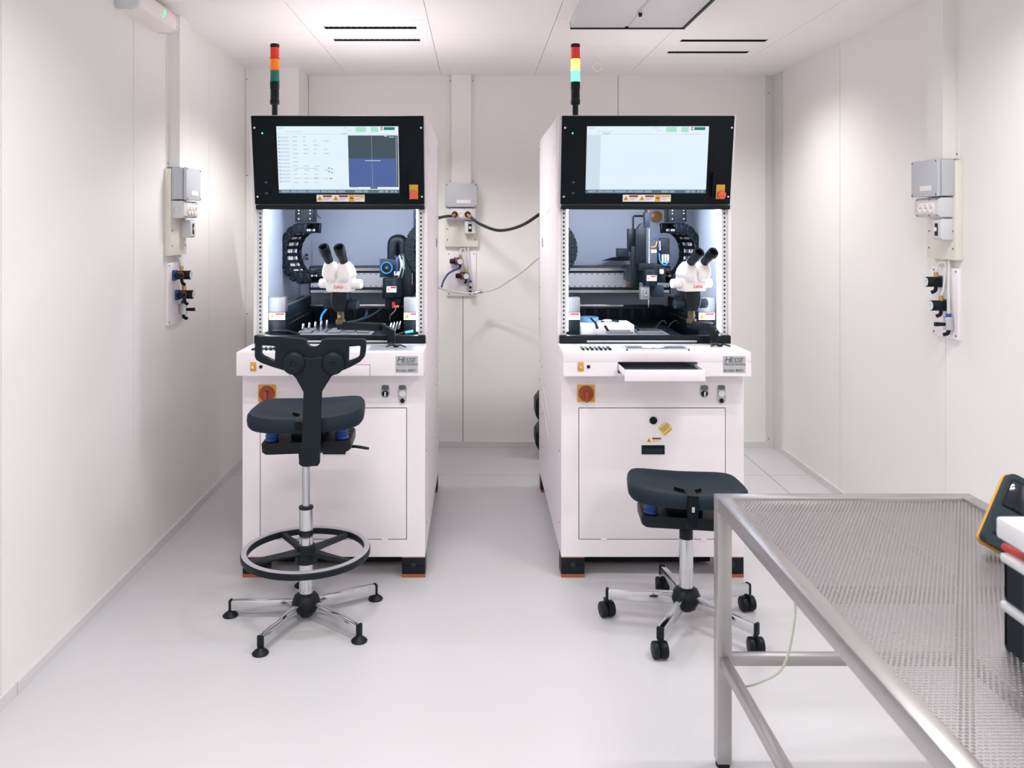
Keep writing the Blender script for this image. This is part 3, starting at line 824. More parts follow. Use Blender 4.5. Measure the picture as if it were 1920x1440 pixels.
    if left:
        h = empty('bond_head', mth)
        a = lambda u, v, Y=4.02: q(u, v, Y)
        def bb(nm, m, u0, u1, v0, v1, Y0, dY, bev=.002, par=h):
            p, r_ = a(u0, v1, Y0), a(u1, v0, Y0)
            return MB().box(p.x, r_.x, Y0 - O.y, Y0 - O.y + dY, p.z, r_.z, bev).build(nm, m, par)
        bb('mount_plate', 'black', 748, 771, 475, 573, 4.06, .04)
        bb('slide_block', 'charcoal', 712, 750, 486, 520, 4.06, .06)
        bb('mount_arm', 'black', 716, 770, 540, 560, 4.10, .25)
        c = a(725, 502, 4.0)
        cm = MB().cyl(c + Vector((0, .06, 0)), c, .026, n=28, bev=.003).build('camera', 'black', h)
        MB().lathe([(.0235, 0), (.0235, .004), (.028, .004), (.028, 0), (.0235, 0)], M=Matrix.Translation(c + Vector((0, .0, 0))) @ FRONT, n=32).build('blue_ring', 'blue_bright', cm)
        MB().cyl(c, c + Vector((0, -.003, 0)), .006, n=14).build('lens', 'grey_dark', cm)
        c0 = a(736, 558, 4.0); c1 = a(736, 521, 4.0)
        mo = MB().cyl(c0, c1, .046, n=28, bev=.006).build('motor', 'black', h)
        warning_label(mo, front_at(c0.x, c0.y - .0475, (c0.z + c1.z) / 2 - .004), .046, .028)
        st = a(747, 462, 4.06)
        MB().tube([a(737, 492, 4.12), a(737, 460, 4.12), a(741, 451, 4.12), a(752, 451, 4.12), a(757, 460, 4.12), a(758, 485, 4.12)], .028, n=10, smooth=3).build('hose_arch', 'black', h)
        for k, (u, m_) in enumerate(((738, 'hose_blue'), (745, 'hose'), (751, 'wire_green'))):
            MB().tube([a(u, 486, 4.03), a(u + 4, 480, 4.0), a(u + 7, 500, 3.98), a(u + 2, 520, 4.0)], .0035, n=6, smooth=4).build('loom_wire', m_, h)
        MB().tube([a(752, 487, 4.02), a(758, 505, 4.01)], .006, n=8).build('white_tube', 'label', h)
        bb('tag_plate', 'label', 739, 749, 509, 516, 3.99, .004, 0)
        bb('tool_mount', 'black', 722, 750, 559, 580, 3.99, .05)
        MB().cyl(a(738, 566, 3.97), a(738, 577, 3.97), .008, n=12).build('red_tool', 'red', h)
        MB().tube([a(744, 575, 3.97), a(741, 583, 3.97), a(736, 588, 3.97), a(733, 594, 3.97)], .005, n=8, smooth=3).build('wire_guide', 'rod', h)
        MB().cyl(a(732, 590, 3.96), a(731, 602, 3.96), .004, .0015, n=10).build('bond_tool', 'chrome', h)
        bb('red_clip', 'estop', 738, 748, 573, 577, 3.96, .02, .001)
        # fixture with clamps at the front
        fx = MB().box(-.205, .125, .24, .42, .955, .968, .002).build('fixture_plate', 'alu', mth)
        for k in range(5):
            MB().box(-.20 + k * .064, -.145 + k * .064, .255, .40, .968, .976, .002).build('fixture_clamp', 'rod' if k % 2 else 'grey_metal', fx)
        for k in range(5):
            MB().cyl((-.185 + k * .020, .28 + k * .035, .968), (-.181 + k * .020, .28 + k * .035, 1.010), .007, .0055, n=12, bev=.001).build('clamp_pin', 'chrome', fx)
        for k in range(4):
            MB().cyl((.195 + .012 * k, .31 + .02 * k, .97), (.205 + .012 * k, .33 + .02 * k, 1.005), .008, .005, n=10).build('spool_pin', 'chrome', fx)
        MB().tube([q(512, 620, 3.75), q(540, 621, 3.74), q(562, 627, 3.73)], [.007, .007, .004], n=8).build('probe_pen', 'black', mth)
        MB().tube([q(738, 629, 3.75), q(755, 624, 3.76), q(766, 623, 3.76)], .004, n=8).build('probe_lead', 'charcoal', mth)
        MB().cyl(q(760, 624, 3.755), q(775, 621, 3.76), .007, n=10).build('teal_connector', 'teal', mth)
        hz = MB()
        hz.tube([q(612, 580, 4.0), q(604, 590, 3.95), q(601, 602, 3.92)], .005, n=8, smooth=4)
        hz.build('blue_hose', 'blue_bright', mth)
        hz = MB()
        hz.tube([q(715, 580, 4.1), q(700, 590, 4.05), q(676, 600, 4.0), q(650, 605, 3.95)], .007, n=8, smooth=5)
        hz.tube([q(688, 585, 4.1), q(684, 595, 4.05), q(660, 605, 3.98)], .006, n=8, smooth=5)
        hz.build('black_hoses', 'charcoal', mth)
        MB().tube([q(582, 390, 4.3), q(590, 398, 4.25), q(602, 410, 4.2), q(596, 406, 4.2), q(588, 396, 4.22)], .003, n=6, smooth=4).build('earth_wire', 'wire_green', mth)
        MB().cyl(q(575, 478, 4.5), q(575, 478, 4.54), .008, n=12).cyl(q(576, 485, 4.5), q(576, 485, 4.54), .006, n=12).build('back_fittings', 'charcoal', mth)
        MB().box(-.292, -.288, 1.045, 1.05, 1.20, 1.37).build('back_seam', 'grey_box', mth)
    else:
        h = empty('bond_head', mth)
        a = lambda u, v, Y=4.0: q(u, v, Y)
        def bb(nm, m, u0, u1, v0, v1, Y0, dY, bev=.002, par=h):
            p, r_ = a(u0, v1, Y0), a(u1, v0, Y0)
            return MB().box(p.x, r_.x, Y0 - O.y, Y0 - O.y + dY, p.z, r_.z, bev).build(nm, m, par)
        p = [a(1192, 495, 4.03), a(1192, 432, 4.03), a(1202, 419, 4.03), a(1212, 419, 4.03), a(1212, 495, 4.03)]
        MB().prism([(v.x, v.z) for v in p], -(4.07 - O.y), -(4.03 - O.y), M=FRONT, bev=.002).build('head_plate', 'black', h)
        bb('rear_plate', 'black', 1178, 1191, 429, 472, 4.08, .04)
        bb('mount_plate', 'black', 1184, 1199, 462, 541, 4.05, .05)
        bb('mount_arm', 'charcoal', 1186, 1232, 500, 530, 4.10, .25)
        bb('lift_block', 'charcoal', 1209, 1219, 398, 426, 4.02, .04)
        bb('lift_cap', 'black', 1210, 1215, 389, 398, 4.02, .02)
        bb('red_mark', 'red', 1214.5, 1217, 391, 399, 4.02, .02, 0)
        MB().tube([a(1187, 432, 4.08), a(1187, 407, 4.08), a(1189, 405, 4.08), a(1210, 405, 4.08)], .005, n=8).build('tube_frame', 'black', h)
        MB().cyl(a(1217, 429, 4.0), a(1217, 494, 4.0), .0045, n=12).build('lift_rod', 'chrome', h)
        c0, c1 = a(1219, 536, 3.98), a(1219, 505, 3.98)
        mo = MB().cyl(c0, c1, .034, n=28, bev=.005).build('motor', 'black', h)
        bb('motor_block', 'black', 1198, 1232, 494, 508, 3.99, .06)
        warning_label(mo, front_at(c0.x, c0.y - .0355, (c0.z + c1.z) / 2), .046, .026)
        bb('chain_stub', 'black', 1237, 1256, 447, 497, 4.05, .07, .006)
        ww = MB()
        for k in range(3):
            ww.box(a(1241 + k * 5, 0, 4.04).x, a(1244.5 + k * 5, 0, 4.04).x, 4.04 - O.y, 4.05 - O.y, a(0, 493, 4.04).z, a(0, 477, 4.04).z, .001)
        ww.build('white_cables', 'label', h)
        MB().tube([a(1224, 448, 4.0), a(1232, 446, 3.99), a(1236, 458, 3.98), a(1236, 470, 3.98)], .003, n=6, smooth=4).build('loom_wire', 'hose_blue', h)
        MB().tube([a(1221, 463, 4.0), a(1229, 462, 3.99), a(1232, 452, 3.99)], .0028, n=6, smooth=4).build('loom_wire', 'yellow', h)
        MB().tube([a(1236, 452, 3.99), a(1237, 469, 3.99)], .005, n=8).build('white_tube', 'label', h)
        bb('tag_plate', 'label', 1221, 1231, 468, 474, 3.99, .004, 0)
        MB().tube([a(1236, 475, 3.99), a(1238, 490, 3.98), a(1247, 497, 3.98), a(1254, 488, 3.99)], .0032, n=6, smooth=5).build('loom_wire', 'blue_bright', h)
        bb('side_block', 'black', 1232, 1248, 500, 530, 4.02, .08)
        bb('white_fitting', 'label', 1237, 1245, 505, 514, 4.0, .02, .004)
        bb('lens_frame', 'grey_metal', 1201, 1218, 539, 562, 3.96, .04, .003)
        bb('lens_mirror', 'chrome', 1207, 1214, 543, 556, 3.955, .006, .001)
        MB().cyl(a(1216, 562, 3.97), a(1216, 576, 3.97), .004, .002, n=10).build('bond_tool', 'rod', h)
        bb('tool_bracket', 'charcoal', 1222, 1245, 536, 556, 4.0, .05, .004)
        bb('red_stop', 'red', 1179, 1184, 527, 539, 4.3, .03, .001)
        MB().prism([(v.x, v.z) for v in (a(1130, 489, 4.45), a(1150, 483, 4.45), a(1180, 480, 4.45), a(1182, 489, 4.45))], -(4.50 - O.y), -(4.45 - O.y), M=FRONT).build('rear_hump', 'black', h)
        bb('rear_connector', 'charcoal', 1158, 1180, 466, 482, 4.3, .06, .004)
        # amber lamp, earth wire
        c = q(1230, 406, 4.53)
        MB().cyl(c, c + Vector((0, -.02, 0)), .030, n=28, bev=.005).build('amber_lamp', 'amber', mth)
        MB().tube([q(1258, 388, 4.35), q(1246, 398, 4.3), q(1244, 411, 4.28), q(1252, 416, 4.25), q(1264, 412, 4.2)], .003, n=6, smooth=5).build('earth_wire', 'wire_yg', mth)
        fx = MB().box(-.19, .125, .235, .40, .955, .966, .002).build('fixture_plate', 'alu', mth)
        for k in range(2):
            x = -.145 + .135 * k
            fr_ = MB().box(x, x + .115, .26, .38, .966, .974, .002).build('carrier_frame', 'grey_metal', fx)
            pk = MB()
            for j in range(9):
                for i_ in range(3): pk.box(x + .012 + j * .0105, x + .0185 + j * .0105, .275 + i_ * .034, .298 + i_ * .034, .974, .979)
            pk.build('chip_rows', 'rod', fr_, kind='stuff')
            MB().cyl((x + .01, .30, .974), (x - .006, .30, .998), .005, n=8).build('clamp_lever', 'black', fr_)
        for x in (.10, .155):
            MB().tube([(x, .42, .955), (x + .01, .42, .985), (x + .035, .42, 1.005), (x + .05, .42, .99)], .005, n=8, smooth=4).build('stage_hook', 'black', mth)
        MB().tube([q(1107, 596, 3.80), q(1117, 606, 3.79), q(1120, 616, 3.78)], [.004, .006, .007], n=8).build('probe_pen', 'black', mth)
        MB().cyl(q(1340, 389, 3.78), q(1340, 389, 3.80), .008, n=12).build('chamber_knob', 'black', mth)
    # things printed or set into the counter top
    if left:
        x0, x1 = .145, .335
    else:
        x0, x1 = .20, .335
    MB().box(x0, x1, -.05, .09, .9378, .9392, .0).build('mouse_mat', 'plate' if left else 'cream', mth)
    return mth

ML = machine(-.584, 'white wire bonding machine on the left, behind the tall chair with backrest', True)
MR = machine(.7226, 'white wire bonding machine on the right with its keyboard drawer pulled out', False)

# tool holders on the counters: small bars in a row
def tool_rack(cx, label):
    t = thing('tool_rack', label, 'tool rack', (cx, 3.47, .938), 0, 'tool racks on the machine counters')
    MB().box(-.065, .065, -.05, .045, 0, .003).build('rack_base', 'label', t)
    src = None
    for k in range(7):
        o = MB().box(-.005, .005, -.04, .035, .003, .009, .001).build('tool_slot', 'grey_dark' if k % 2 else 'charcoal', t)
        o.location = (-.054 + k * .018, 0, 0)
        o2 = MB().cyl((0, -.042, .008), (0, -.030, .008), .0045, n=8).build('tool_end', 'black', o)
tool_rack(-.845, 'row of small dark bond tools on left machine counter')
tool_rack(.485, 'row of small dark bond tools on right machine counter')
t = thing('wipe_tray', 'shallow grey tray with crumpled white wipe on right machine counter', 'tray', (.735, 3.49, .938))
MB().box(-.125, .12, -.045, .045, 0, .004).build('tray_floor', 'grey_dark', t)
MB().box(-.13, .125, -.05, -.045, 0, .008).box(-.13, .125, .045, .05, 0, .008).box(-.13, -.125, -.05, .05, 0, .008).box(.12, .125, -.05, .05, 0, .008).build('tray_rim', 'grey_light', t)
wp = MB()
for k in range(7):
    wp.ball((-.045 + k * .010 + random.uniform(-.006, .006), random.uniform(-.025, .01), .010), (random.uniform(.012, .02), random.uniform(.012, .02), random.uniform(.004, .009)), n=10)
wp.build('wipe', 'foam', t)
for X, Y, lb in ((-.332, 3.53, 'pair of small black spiky clips on left machine mouse mat'), (1.012, 3.545, 'pair of small black spiky clips on right machine mouse mat')):
    t = thing('cable_clip', lb, 'clip', (X, Y, .9395))
    MB().ball((0, 0, .006), (.014, .010, .006), n=10).build('clip_body', 'black', t)
    MB().tube([(-.04, -.012, .003), (-.018, -.002, .009), (.0, .0, .008)], .003, n=6, smooth=3).tube([(.04, -.01, .003), (.018, .004, .009), (0, 0, .008)], .003, n=6, smooth=3).build('clip_arm', 'black', t)

# white foam block, glass dish inside the right machine
t = tag(MB().box(.455, .705, 3.80, 3.99, .956, 1.000, .004).build('foam_block', 'foam'), 'white foam block lying on the stage inside right machine', 'foam block')
t = thing('petri_dish', 'clear blue-tinted round dish on white foam block in right machine', 'dish', (.515, 3.93, 1.0005))
MB().lathe([(0, .001), (.044, .001), (.046, .003), (.046, .018), (.0445, .018), (.0445, .004), (0, .003)], n=36).build('dish_base', 'dish', t)
MB().lathe([(0, .022), (.048, .022), (.049, .020), (.049, .008)], n=36).build('dish_lid', 'dish', t)
t = thing('tweezers', 'black and white tweezers lying on foam block in right machine', 'tweezers', (.61, 3.92, 1.001))
MB().tube([(-.04, -.02, .003), (0, .0, .008), (.045, .005, .003)], .0035, n=6, smooth=4).build('upper_arm', 'black', t)
MB().tube([(-.04, -.02, .003), (0, -.012, .006), (.04, -.03, .003)], .0035, n=6, smooth=4).build('lower_arm', 'charcoal', t)
MB().ball((-.01, -.01, .006), (.025, .014, .006), n=12).build('grip', 'foam', t)

# ------------------------------------------------------------------ microscopes
def microscope(mount, head, yaw, elev, label):
    t = thing('stereo_microscope', label, 'microscope', (0, 0, 0), 0, 'stereo microscopes on swing arms')
    mount, head = Vector(mount), Vector(head)
    zA = 1.013
    MB().cyl((mount.x, mount.y, .9385), (mount.x, mount.y, .972), .016, n=20).build('arm_post', 'bronze', t)
    a0 = Vector((mount.x, mount.y, .975)); hb = Vector((head.x, head.y, 0))
    pts = [Vector((mount.x, mount.y, .960)), Vector((mount.x, mount.y, .992)), Vector((mount.x, mount.y, 0)) * .82 + hb * .18, hb.copy()]
    pts[2].z = zA; pts[3].z = zA
    mb = MB()
    for A, B in zip(pts, pts[1:]):
        d = (B - A); L_ = d.length; rot = d.to_track_quat('X', 'Z').to_matrix().to_4x4()
        mb.box(-.012, L_ + .012, -.016, .016, -.016, .016, .004, M=Matrix.Translation(A) @ rot)
    mb.build('swing_arm', 'black', t)
    g = empty('head', t, (head.x, head.y, 0)); g.rotation_euler = (0, 0, yaw)
    MB().cyl((0, 0, 1.0), (0, 0, 1.085), .0155, n=20).cyl((0, 0, 1.02), (0, 0, 1.04), .022, n=20, bev=.003).build('post', 'bronze', g)
    MB().cyl((.002, -.022, 1.055), (.002, -.014, 1.055), .006, n=12).build('post_screw', 'brass', g)
    MB().loft([[(x, y, z) for x, y in rrect(hx, .032, .012, 4, cy=.006)] for hx, z in ((.022, 1.075), (.036, 1.10), (.04, 1.13), (.034, 1.168))]).build('focus_carrier', 'black', g)
    for s in (-1, 1):
        kn = MB().cyl((s * .032, .006, 1.105), (s * .078, .006, 1.103), .018, .020, n=24, bev=.003)
        for k in range(20):
            a = k * R(18); kn.box(*sorted((s * .042, s * .076)), -.0012, .0012, .0185, .0208, M=Matrix.Translation((0, .006, 1.104)) @ Matrix.Rotation(a, 4, 'X'))
        kn.build('focus_knob', 'charcoal', g)
    # optics body: wide white block, zoom knobs at its sides
    MB().loft([[(x, y, z) for x, y in rrect(hx, hy, .010, 4, cy=cy)] for hx, hy, cy, z in ((.050, .036, 0, 1.160), (.0535, .039, 0, 1.166), (.056, .042, 0, 1.212), (.056, .042, 0, 1.225))]).build('optics_body', 'scope', g)
    for s in (-1, 1):
        MB().cyl((s * .052, 0, 1.193), (s * .096, 0, 1.193), .022, .020, n=28, bev=.004).build('zoom_knob', 'scope', g)
    text([('Leica', .006, 0, .021, .35, 'CENTER')], 'leica_red', g, front_at(0, -.0428, 1.176), name='logo_lettering')
    # a prism housing under each tilted eyepiece
    for s in (-1, 1):
        MB().loft([[(x, y, z) for x, y in rrect(hx, hy, min(hx, hy) * .6, 5, cx=s * cx, cy=cy)] for hx, hy, cx, cy, z in
                   ((.017, .036, .0235, -.012, 1.204), (.0245, .046, .0285, -.014, 1.213), (.0315, .050, .034, -.015, 1.232), (.030, .045, .0335, -.019, 1.256), (.025, .034, .033, -.026, 1.275), (.019, .023, .0325, -.033, 1.288))]).build('prism_housing', 'scope', g)
        ax = Vector((s * .02, -math.cos(elev), math.sin(elev)))
        b0 = Vector((s * .0325, -.024, 1.268)); Q = Matrix.Translation(b0) @ ax.to_track_quat('Z', 'Y').to_matrix().to_4x4()
        MB().cyl(b0, b0 + ax * .030, .019, n=24).build('eyepiece_sleeve', 'scope', g)
        e = MB().lathe([(0, .026), (.0175, .026), (.018, .032), (.0195, .070), (.0225, .076), (.0238, .112), (.0215, .118), (.0150, .114), (.0125, .098), (0, .098)], M=Q, n=28).build('eyepiece', 'black', g)
        MB().cyl(Q @ Vector((0, 0, .098)), Q @ Vector((0, 0, .0995)), .0115, n=20).build('eye_lens', 'glass_dark', e)
    return t
microscope((-.358, 3.60, .94), (-.582, 3.665, 0), R(-14), R(47), 'white stereo microscope with black eyepieces on left machine, arm reaching left')
microscope((1.003, 3.60, .94), (.932, 3.70, 0), R(17), R(33), 'white stereo microscope with black eyepieces at right edge of right machine')

# paper note on the right machine's door
n0 = Vector((.7772, 3.4972, .612))
Mn = Matrix.Translation(n0) @ FRONT @ Matrix.Rotation(R(38), 4, 'Z')
t = thing('paper_note', 'yellow arrow-shaped paper note stuck on right machine door', 'note')
MB().prism([(-.026, -.022), (.018, -.022), (.018, -.022), (.026, .0), (.018, .022), (-.026, .022)][0:2] + [(.024, .002), (.014, .024), (-.026, .022)], 0, .0006, M=Mn).build('paper', 'note', t)
text([('PLEASE', -.002, .005, .0125, 0, 'CENTER'), ('OPEN!', -.002, -.006, .0125, 0, 'CENTER'), ('then look here', -.002, -.015, .006, 0, 'CENTER')][:2], 'ink_brown', t, Mn @ Matrix.Translation((0, 0, .0008)))
ln = MB(); ln.box(-.020, .016, -.0165, -.0145, .0006, .0009, M=Mn); ln.build('small_print', 'ink_brown', t)

# black case behind the right machine
t = thing('rolling_case', 'black ribbed case standing behind right machine, mostly hidden', 'case', (.56, 5.33, 0))
MB().box(-.16, .16, -.08, .08, .06, .36, .015).build('shell', 'black', t)
for z0, z1 in ((.225, .40), (.045, .205)):
    MB().prism([(-.195, z0 + .05), (-.195, z1 - .04), (-.165, z1), (.19, z1), (.19, z0), (-.165, z0)], -.09, .09, M=Matrix(((1, 0, 0, 0), (0, 0, 1, 0), (0, 1, 0, 0), (0, 0, 0, 1))), bev=.006).build('bumper', 'black_soft', t)
for x in (-.12, .12):
    MB().cyl((x, -.07, .03), (x, .07, .03), .03, n=20).build('wheel', 'black', t)

# ================================================================== CHAIRS
def star_base(t, angs, r, casters):
    zh = .055 if casters else .010
    MB().lathe([(0, zh), (.022, zh), (.040, zh + .014), (.052, zh + .040), (.052, zh + .052), (.042, zh + .074), (.027, zh + .085), (0, zh + .086)], n=32).build('hub', 'black', t)
    for a in angs:
        A = R(a)
        zo, zi = (.086, .098) if casters else (.040, .052)
        e = empty('base_arm', t); e.rotation_euler = (0, 0, A)
        MB().prism([(.03, zi - .021), (.03, zi + .021), (r - .006, zo + .020), (r - .006, zo - .020)], -.012, .012, M=Matrix(((1, 0, 0, 0), (0, 0, 1, 0), (0, 1, 0, 0), (0, 0, 0, 1))), bev=.005).build('arm_tube', 'chrome', e)
        MB().box(r - .008, r + .003, -.013, .013, zo - .022, zo + .022, .005).build('arm_cap', 'black', e)
        if not casters:
            MB().lathe([(0, 0), (.027, 0), (.0285, .004), (.022, .011), (.010, .019), (.008, .022), (0, .022)], M=Matrix.Translation((r - .002, 0, 0)), n=24).build('glide', 'black', e)
        else:
            MB().cyl((r - .004, 0, .05), (r - .004, 0, zo - .018), .006, n=10).build('caster_stem', 'black', e)
            yaw = Matrix.Translation((r - .004, 0, 0)) @ Matrix.Rotation(-A + R(random.uniform(-25, 25) + 8), 4, 'Z')
            for s in (-1, 1):
                MB().cyl((s * .003, .006, .028), (s * .026, .006, .028), .028, n=24, bev=.006, M=yaw).build('caster_wheel', 'black', e)
            MB().box(-.003, .003, -.022, .030, .012, .062, .001, M=yaw).build('caster_fork', 'black', e)

def seat_shell(t, z, hx, hy):
    "rounded, slightly dished cushion; local -y is the rear of the seat"
    L = []
    def loop(s, zz, dish=0, nx=10):
        pts = []
        n = 48
        for k in range(n):
            a = 2 * math.pi * k / n; c, sn = math.cos(a), math.sin(a); e = 2 / 4.2
            x = math.copysign(abs(c) ** e, c) * hx; y = math.copysign(abs(sn) ** e, sn) * hy
            wdt = 1 - .045 * (y / hy)                       # rear a little wider
            bow = -.022 * (1 - (x / hx) ** 2) * (1 if y < 0 else -.4)  # rear edge bows outwards
            pts.append(((x * wdt) * s, (y + bow) * (s if s > .6 else s), zz + dish * ((x / hx) ** 2)))
        return pts
    for s, zz, d in ((.86, .010, .004), (.95, .013, .005), (.99, .022, .007), (1.0, .038, .010), (.99, .053, .012), (.955, .061, .013), (.88, .0605, .012), (.74, .055, .009), (.5, .050, .005), (.25, .048, .002), (.02, .047, 0)):
        L.append([(x, y, z + q_) for x, y, q_ in loop(s, zz, d)])
    return MB().loft(L).build('seat', 'seat', t)

def mechanism(t, z):
    "tray, bellows, springs and lever under the seat whose underside is at z"
    MB().loft([[(x, y, zz) for x, y in rrect(hx, .095, .02, 4)] for hx, zz in ((.150, z - .080), (.158, z - .074), (.160, z - .045), (.156, z - .040))]).build('tilt_tray', 'black', t)
    MB().box(-.06, .06, -.05, .10, z - .042, z + .016, .006).build('tilt_block', 'black', t)
    for x in (-.125, .125):
        b = MB()
        for k in range(4): b.lathe([(0, z - .043 + k * .0142), (.021, z - .043 + k * .0142), (.0245, z - .037 + k * .0142), (.021, z - .0295 + k * .0142), (0, z - .029 + k * .0142)], M=Matrix.Translation((x, -.055, 0)), n=24)
        b.build('bellows', 'blue', t)
    MB().tube([(.08, .02, z - .082), (.135, 0.01, z - .088), (.155, .0, z - .086)], .004, n=8, smooth=3).build('lever_rod', 'black', t)
    MB().loft([[Vector((x, y * hw, z - .088 + dz + y2)) for y, y2 in ((-1, 0), (-.5, .004), (.5, .004), (1, 0), (.5, -.004), (-.5, -.004))] for x, hw, dz in ((.14, .008, .002), (.17, .014, 0), (.20, .013, -.006), (.215, .004, -.009))]).build('lever_paddle', 'black', t)

# tall chair with backrest, turned towards the left machine
tc = thing('work_chair', 'tall black work chair with backrest, chrome foot ring and gliders', 'chair', (-.626, 3.14, 0))
star_base(tc, (33, 105, 177, 249, 321), .285, False)
MB().cyl((0, 0, .085), (0, 0, .405), .0255, n=32).build('outer_tube', 'chrome', tc)
MB().cyl((0, 0, .402), (0, 0, .412), .027, n=28, bev=.003).build('tube_collar', 'black', tc)
MB().cyl((0, 0, .405), (0, 0, .62), .0145, n=24).build('gas_lift', 'rod', tc)
rg = empty('foot_ring', tc)
MB().lathe([(.212, .232), (.2325, .232), (.2345, .236), (.2345, .252), (.231, .256), (.212, .254), (.210, .25), (.210, .236), (.212, .232)], n=72).build('ring_band', 'black', rg)
MB().lathe([(.2125, .255), (.2315, .2555), (.2315, .2575), (.2125, .2575), (.2125, .255)], n=72).build('ring_tread', 'alu', rg)
MB().cyl((0, 0, .205), (0, 0, .272), .040, .034, n=28, bev=.004).build('ring_hub', 'black', rg)
MB().cyl((0, 0, .318), (0, 0, .326), .0275, n=28).build('clamp_band', 'black', rg)
for a in (55, 125, 208, 332):
    A = R(a)
    MB().loft([[(x, y * hw, z_ + zz) for y, zz in ((-1, 0), (-.6, .008), (.6, .008), (1, 0), (.6, -.010), (-.6, -.010))] for x, hw, z_ in ((.025, .030, .246), (.09, .018, .244), (.16, .014, .242), (.213, .016, .243))], M=Matrix.Rotation(A, 4, 'Z')).build('spoke', 'black', rg)
ZS = .715
st = empty('seat_assembly', tc, (.034, 0, 0)); st.rotation_euler = (R(1.0), R(-1.6), R(2))
seat_shell(st, ZS, .204, .165)
mechanism(st, ZS)
MB().prism([(-.05, -.055), (.03, -.055), (.012, -.085), (.012, -.20), (-.016, -.20), (-.016, -.085)], ZS + .03, ZS + .0595).build('seat_notch', 'black_bezel', st)
MB().cyl((0, 0, ZS - .14), (0, 0, ZS - .075), .026, .030, n=24, bev=.004).build('lift_socket', 'black', tc)
# backrest drawn from its outline, with the three openings
K = .0004006
def cp_(pts): return [((x - 700) * K, (300 - y) * K) for x, y in pts]
def smooth2(pts, k=3):
    return [(v.x, v.y) for v in spline([Vector((x, y, 0)) for x, y in pts], k, True)]
YBk = -.215
outer = cp_([(240, 150), (252, 132), (450, 132), (620, 148), (655, 160), (672, 195), (690, 214), (725, 220), (762, 212), (782, 195), (800, 160), (835, 150), (1000, 150), (1150, 152), (1164, 168),
             (1162, 240), (1152, 292), (1120, 330), (1040, 375), (960, 410), (880, 440), (780, 452), (640, 452), (560, 440), (480, 405), (380, 375), (290, 342), (250, 318), (238, 290)])
hl_ = cp_([(276, 200), (290, 193), (400, 198), (412, 212), (408, 325), (396, 340), (300, 298), (278, 275)])
hr_ = cp_([(1030, 200), (1120, 193), (1132, 205), (1124, 290), (1100, 312), (1030, 340), (1016, 328), (1018, 214)])
ms_ = cp_([(682, 178), (690, 170), (770, 170), (778, 178), (765, 198), (695, 198)])
ZB_ = 1.445 - (600 + 300 * .21875 - 422) * 2.925 / 1600
bk = empty('backrest', tc, (.059, YBk, ZB_ - .006)); bk.rotation_euler = (0, R(0.6), R(3))
curve_plate('back_shell', [outer, hl_, hr_], .030, .003, 'black_soft', bk, FRONT)
for x in (565, 895):
    MB().lathe([(.040, .0), (.040, .014), (.036, .022), (.026, .027), (.010, .028), (.008, .024), (0, .024)], M=Matrix.Translation(((x - 700) * K, -.012, (300 - 345) * K)) @ FRONT, n=32).build('back_boss', 'black_soft', bk)
spn = cp_([(480, 330), (560, 300), (640, 300), (700, 312), (800, 300), (880, 300), (985, 340), (960, 410), (880, 450), (862, 480), (794, 590), (788, 800), (783, 1195), (770, 1212), (650, 1215), (642, 1180), (652, 800), (657, 590), (590, 470), (560, 440), (500, 405)])
curve_plate('back_spine', [spn], .024, .003, 'black_soft', bk, Matrix.Translation((0, -.014, 0)) @ FRONT)
MB().box(-.022, .030, .0, .20, -.350, -.318, .004).build('spine_bracket', 'black', bk)
MB().ball((-.009, -.005, -.362), (.028, .014, .014)).build('spine_tip', 'black', bk)

# low stool on casters before the right machine
ts = thing('work_stool', 'low black backless stool on casters, partly hidden by steel table', 'stool', (.758, 3.083, 0))
star_base(ts, (95, 167, 239, 311, 23), .285, True)
MB().cyl((0, 0, .13), (0, 0, .315), .0255, n=32).build('outer_tube', 'chrome', ts)
MB().cyl((0, 0, .312), (0, 0, .352), .024, n=28, bev=.002).build('tube_collar', 'black', ts)
MB().cyl((0, 0, .35), (0, 0, .40), .014, n=20).build('gas_lift', 'rod', ts)
ZT = .440
st = empty('seat_assembly', ts, (-.017, 0, .010)); st.rotation_euler = (R(-2.2), R(1.6), R(-5))
seat_shell(st, ZT, .206, .165)
mechanism(st, ZT)
MB().prism([(-.048, -.075), (.048, -.075), (.018, -.108), (.018, -.190), (-.018, -.190), (-.018, -.108)], ZT + .03, ZT + .0625).box(-.018, .018, -.196, -.178, ZT - .045, ZT + .058, .004).build('backrest_socket', 'black_bezel', st)
MB().box(-.005, .005, -.199, -.195, ZT + .010, ZT + .028, .001).build('socket_pin', 'silver_screw', st)

# ================================================================== STEEL TABLE
TX0, TX1, TY0, TY1, TZ = .640, 1.329, .60, 2.30, .722
tt = thing('steel_table', 'stainless steel work table with perforated top in right foreground', 'table', ((TX0 + TX1) / 2, (TY0 + TY1) / 2, 0))
o_ = Vector(((TX0 + TX1) / 2, (TY0 + TY1) / 2, 0))
hx, hy = (TX1 - TX0) / 2, (TY1 - TY0) / 2
b = .038
MB().box(-hx, hx, hy - b, hy, TZ - b, TZ, .002).build('rail_far', 'steel', tt).name = 'top_rail'
MB().box(-hx, hx, -hy, -hy + b, TZ - b, TZ, .002).build('top_rail', 'steel', tt)
MB().box(-hx, -hx + b, -hy + b, hy - b, TZ - b, TZ, .002).build('top_rail', 'steel', tt)
MB().box(hx - b, hx, -hy + b, hy - b, TZ - b, TZ, .002).build('top_rail', 'steel', tt)
MB().box(-hx + b, hx - b, -hy + b, hy - b, TZ - .010, TZ - .0085).build('perforated_sheet', 'perforated_steel', tt)
MB().box(-hx + b, hx - b, -.42, -.39, TZ - .038, TZ - .012, .001).build('cross_brace', 'steel', tt)
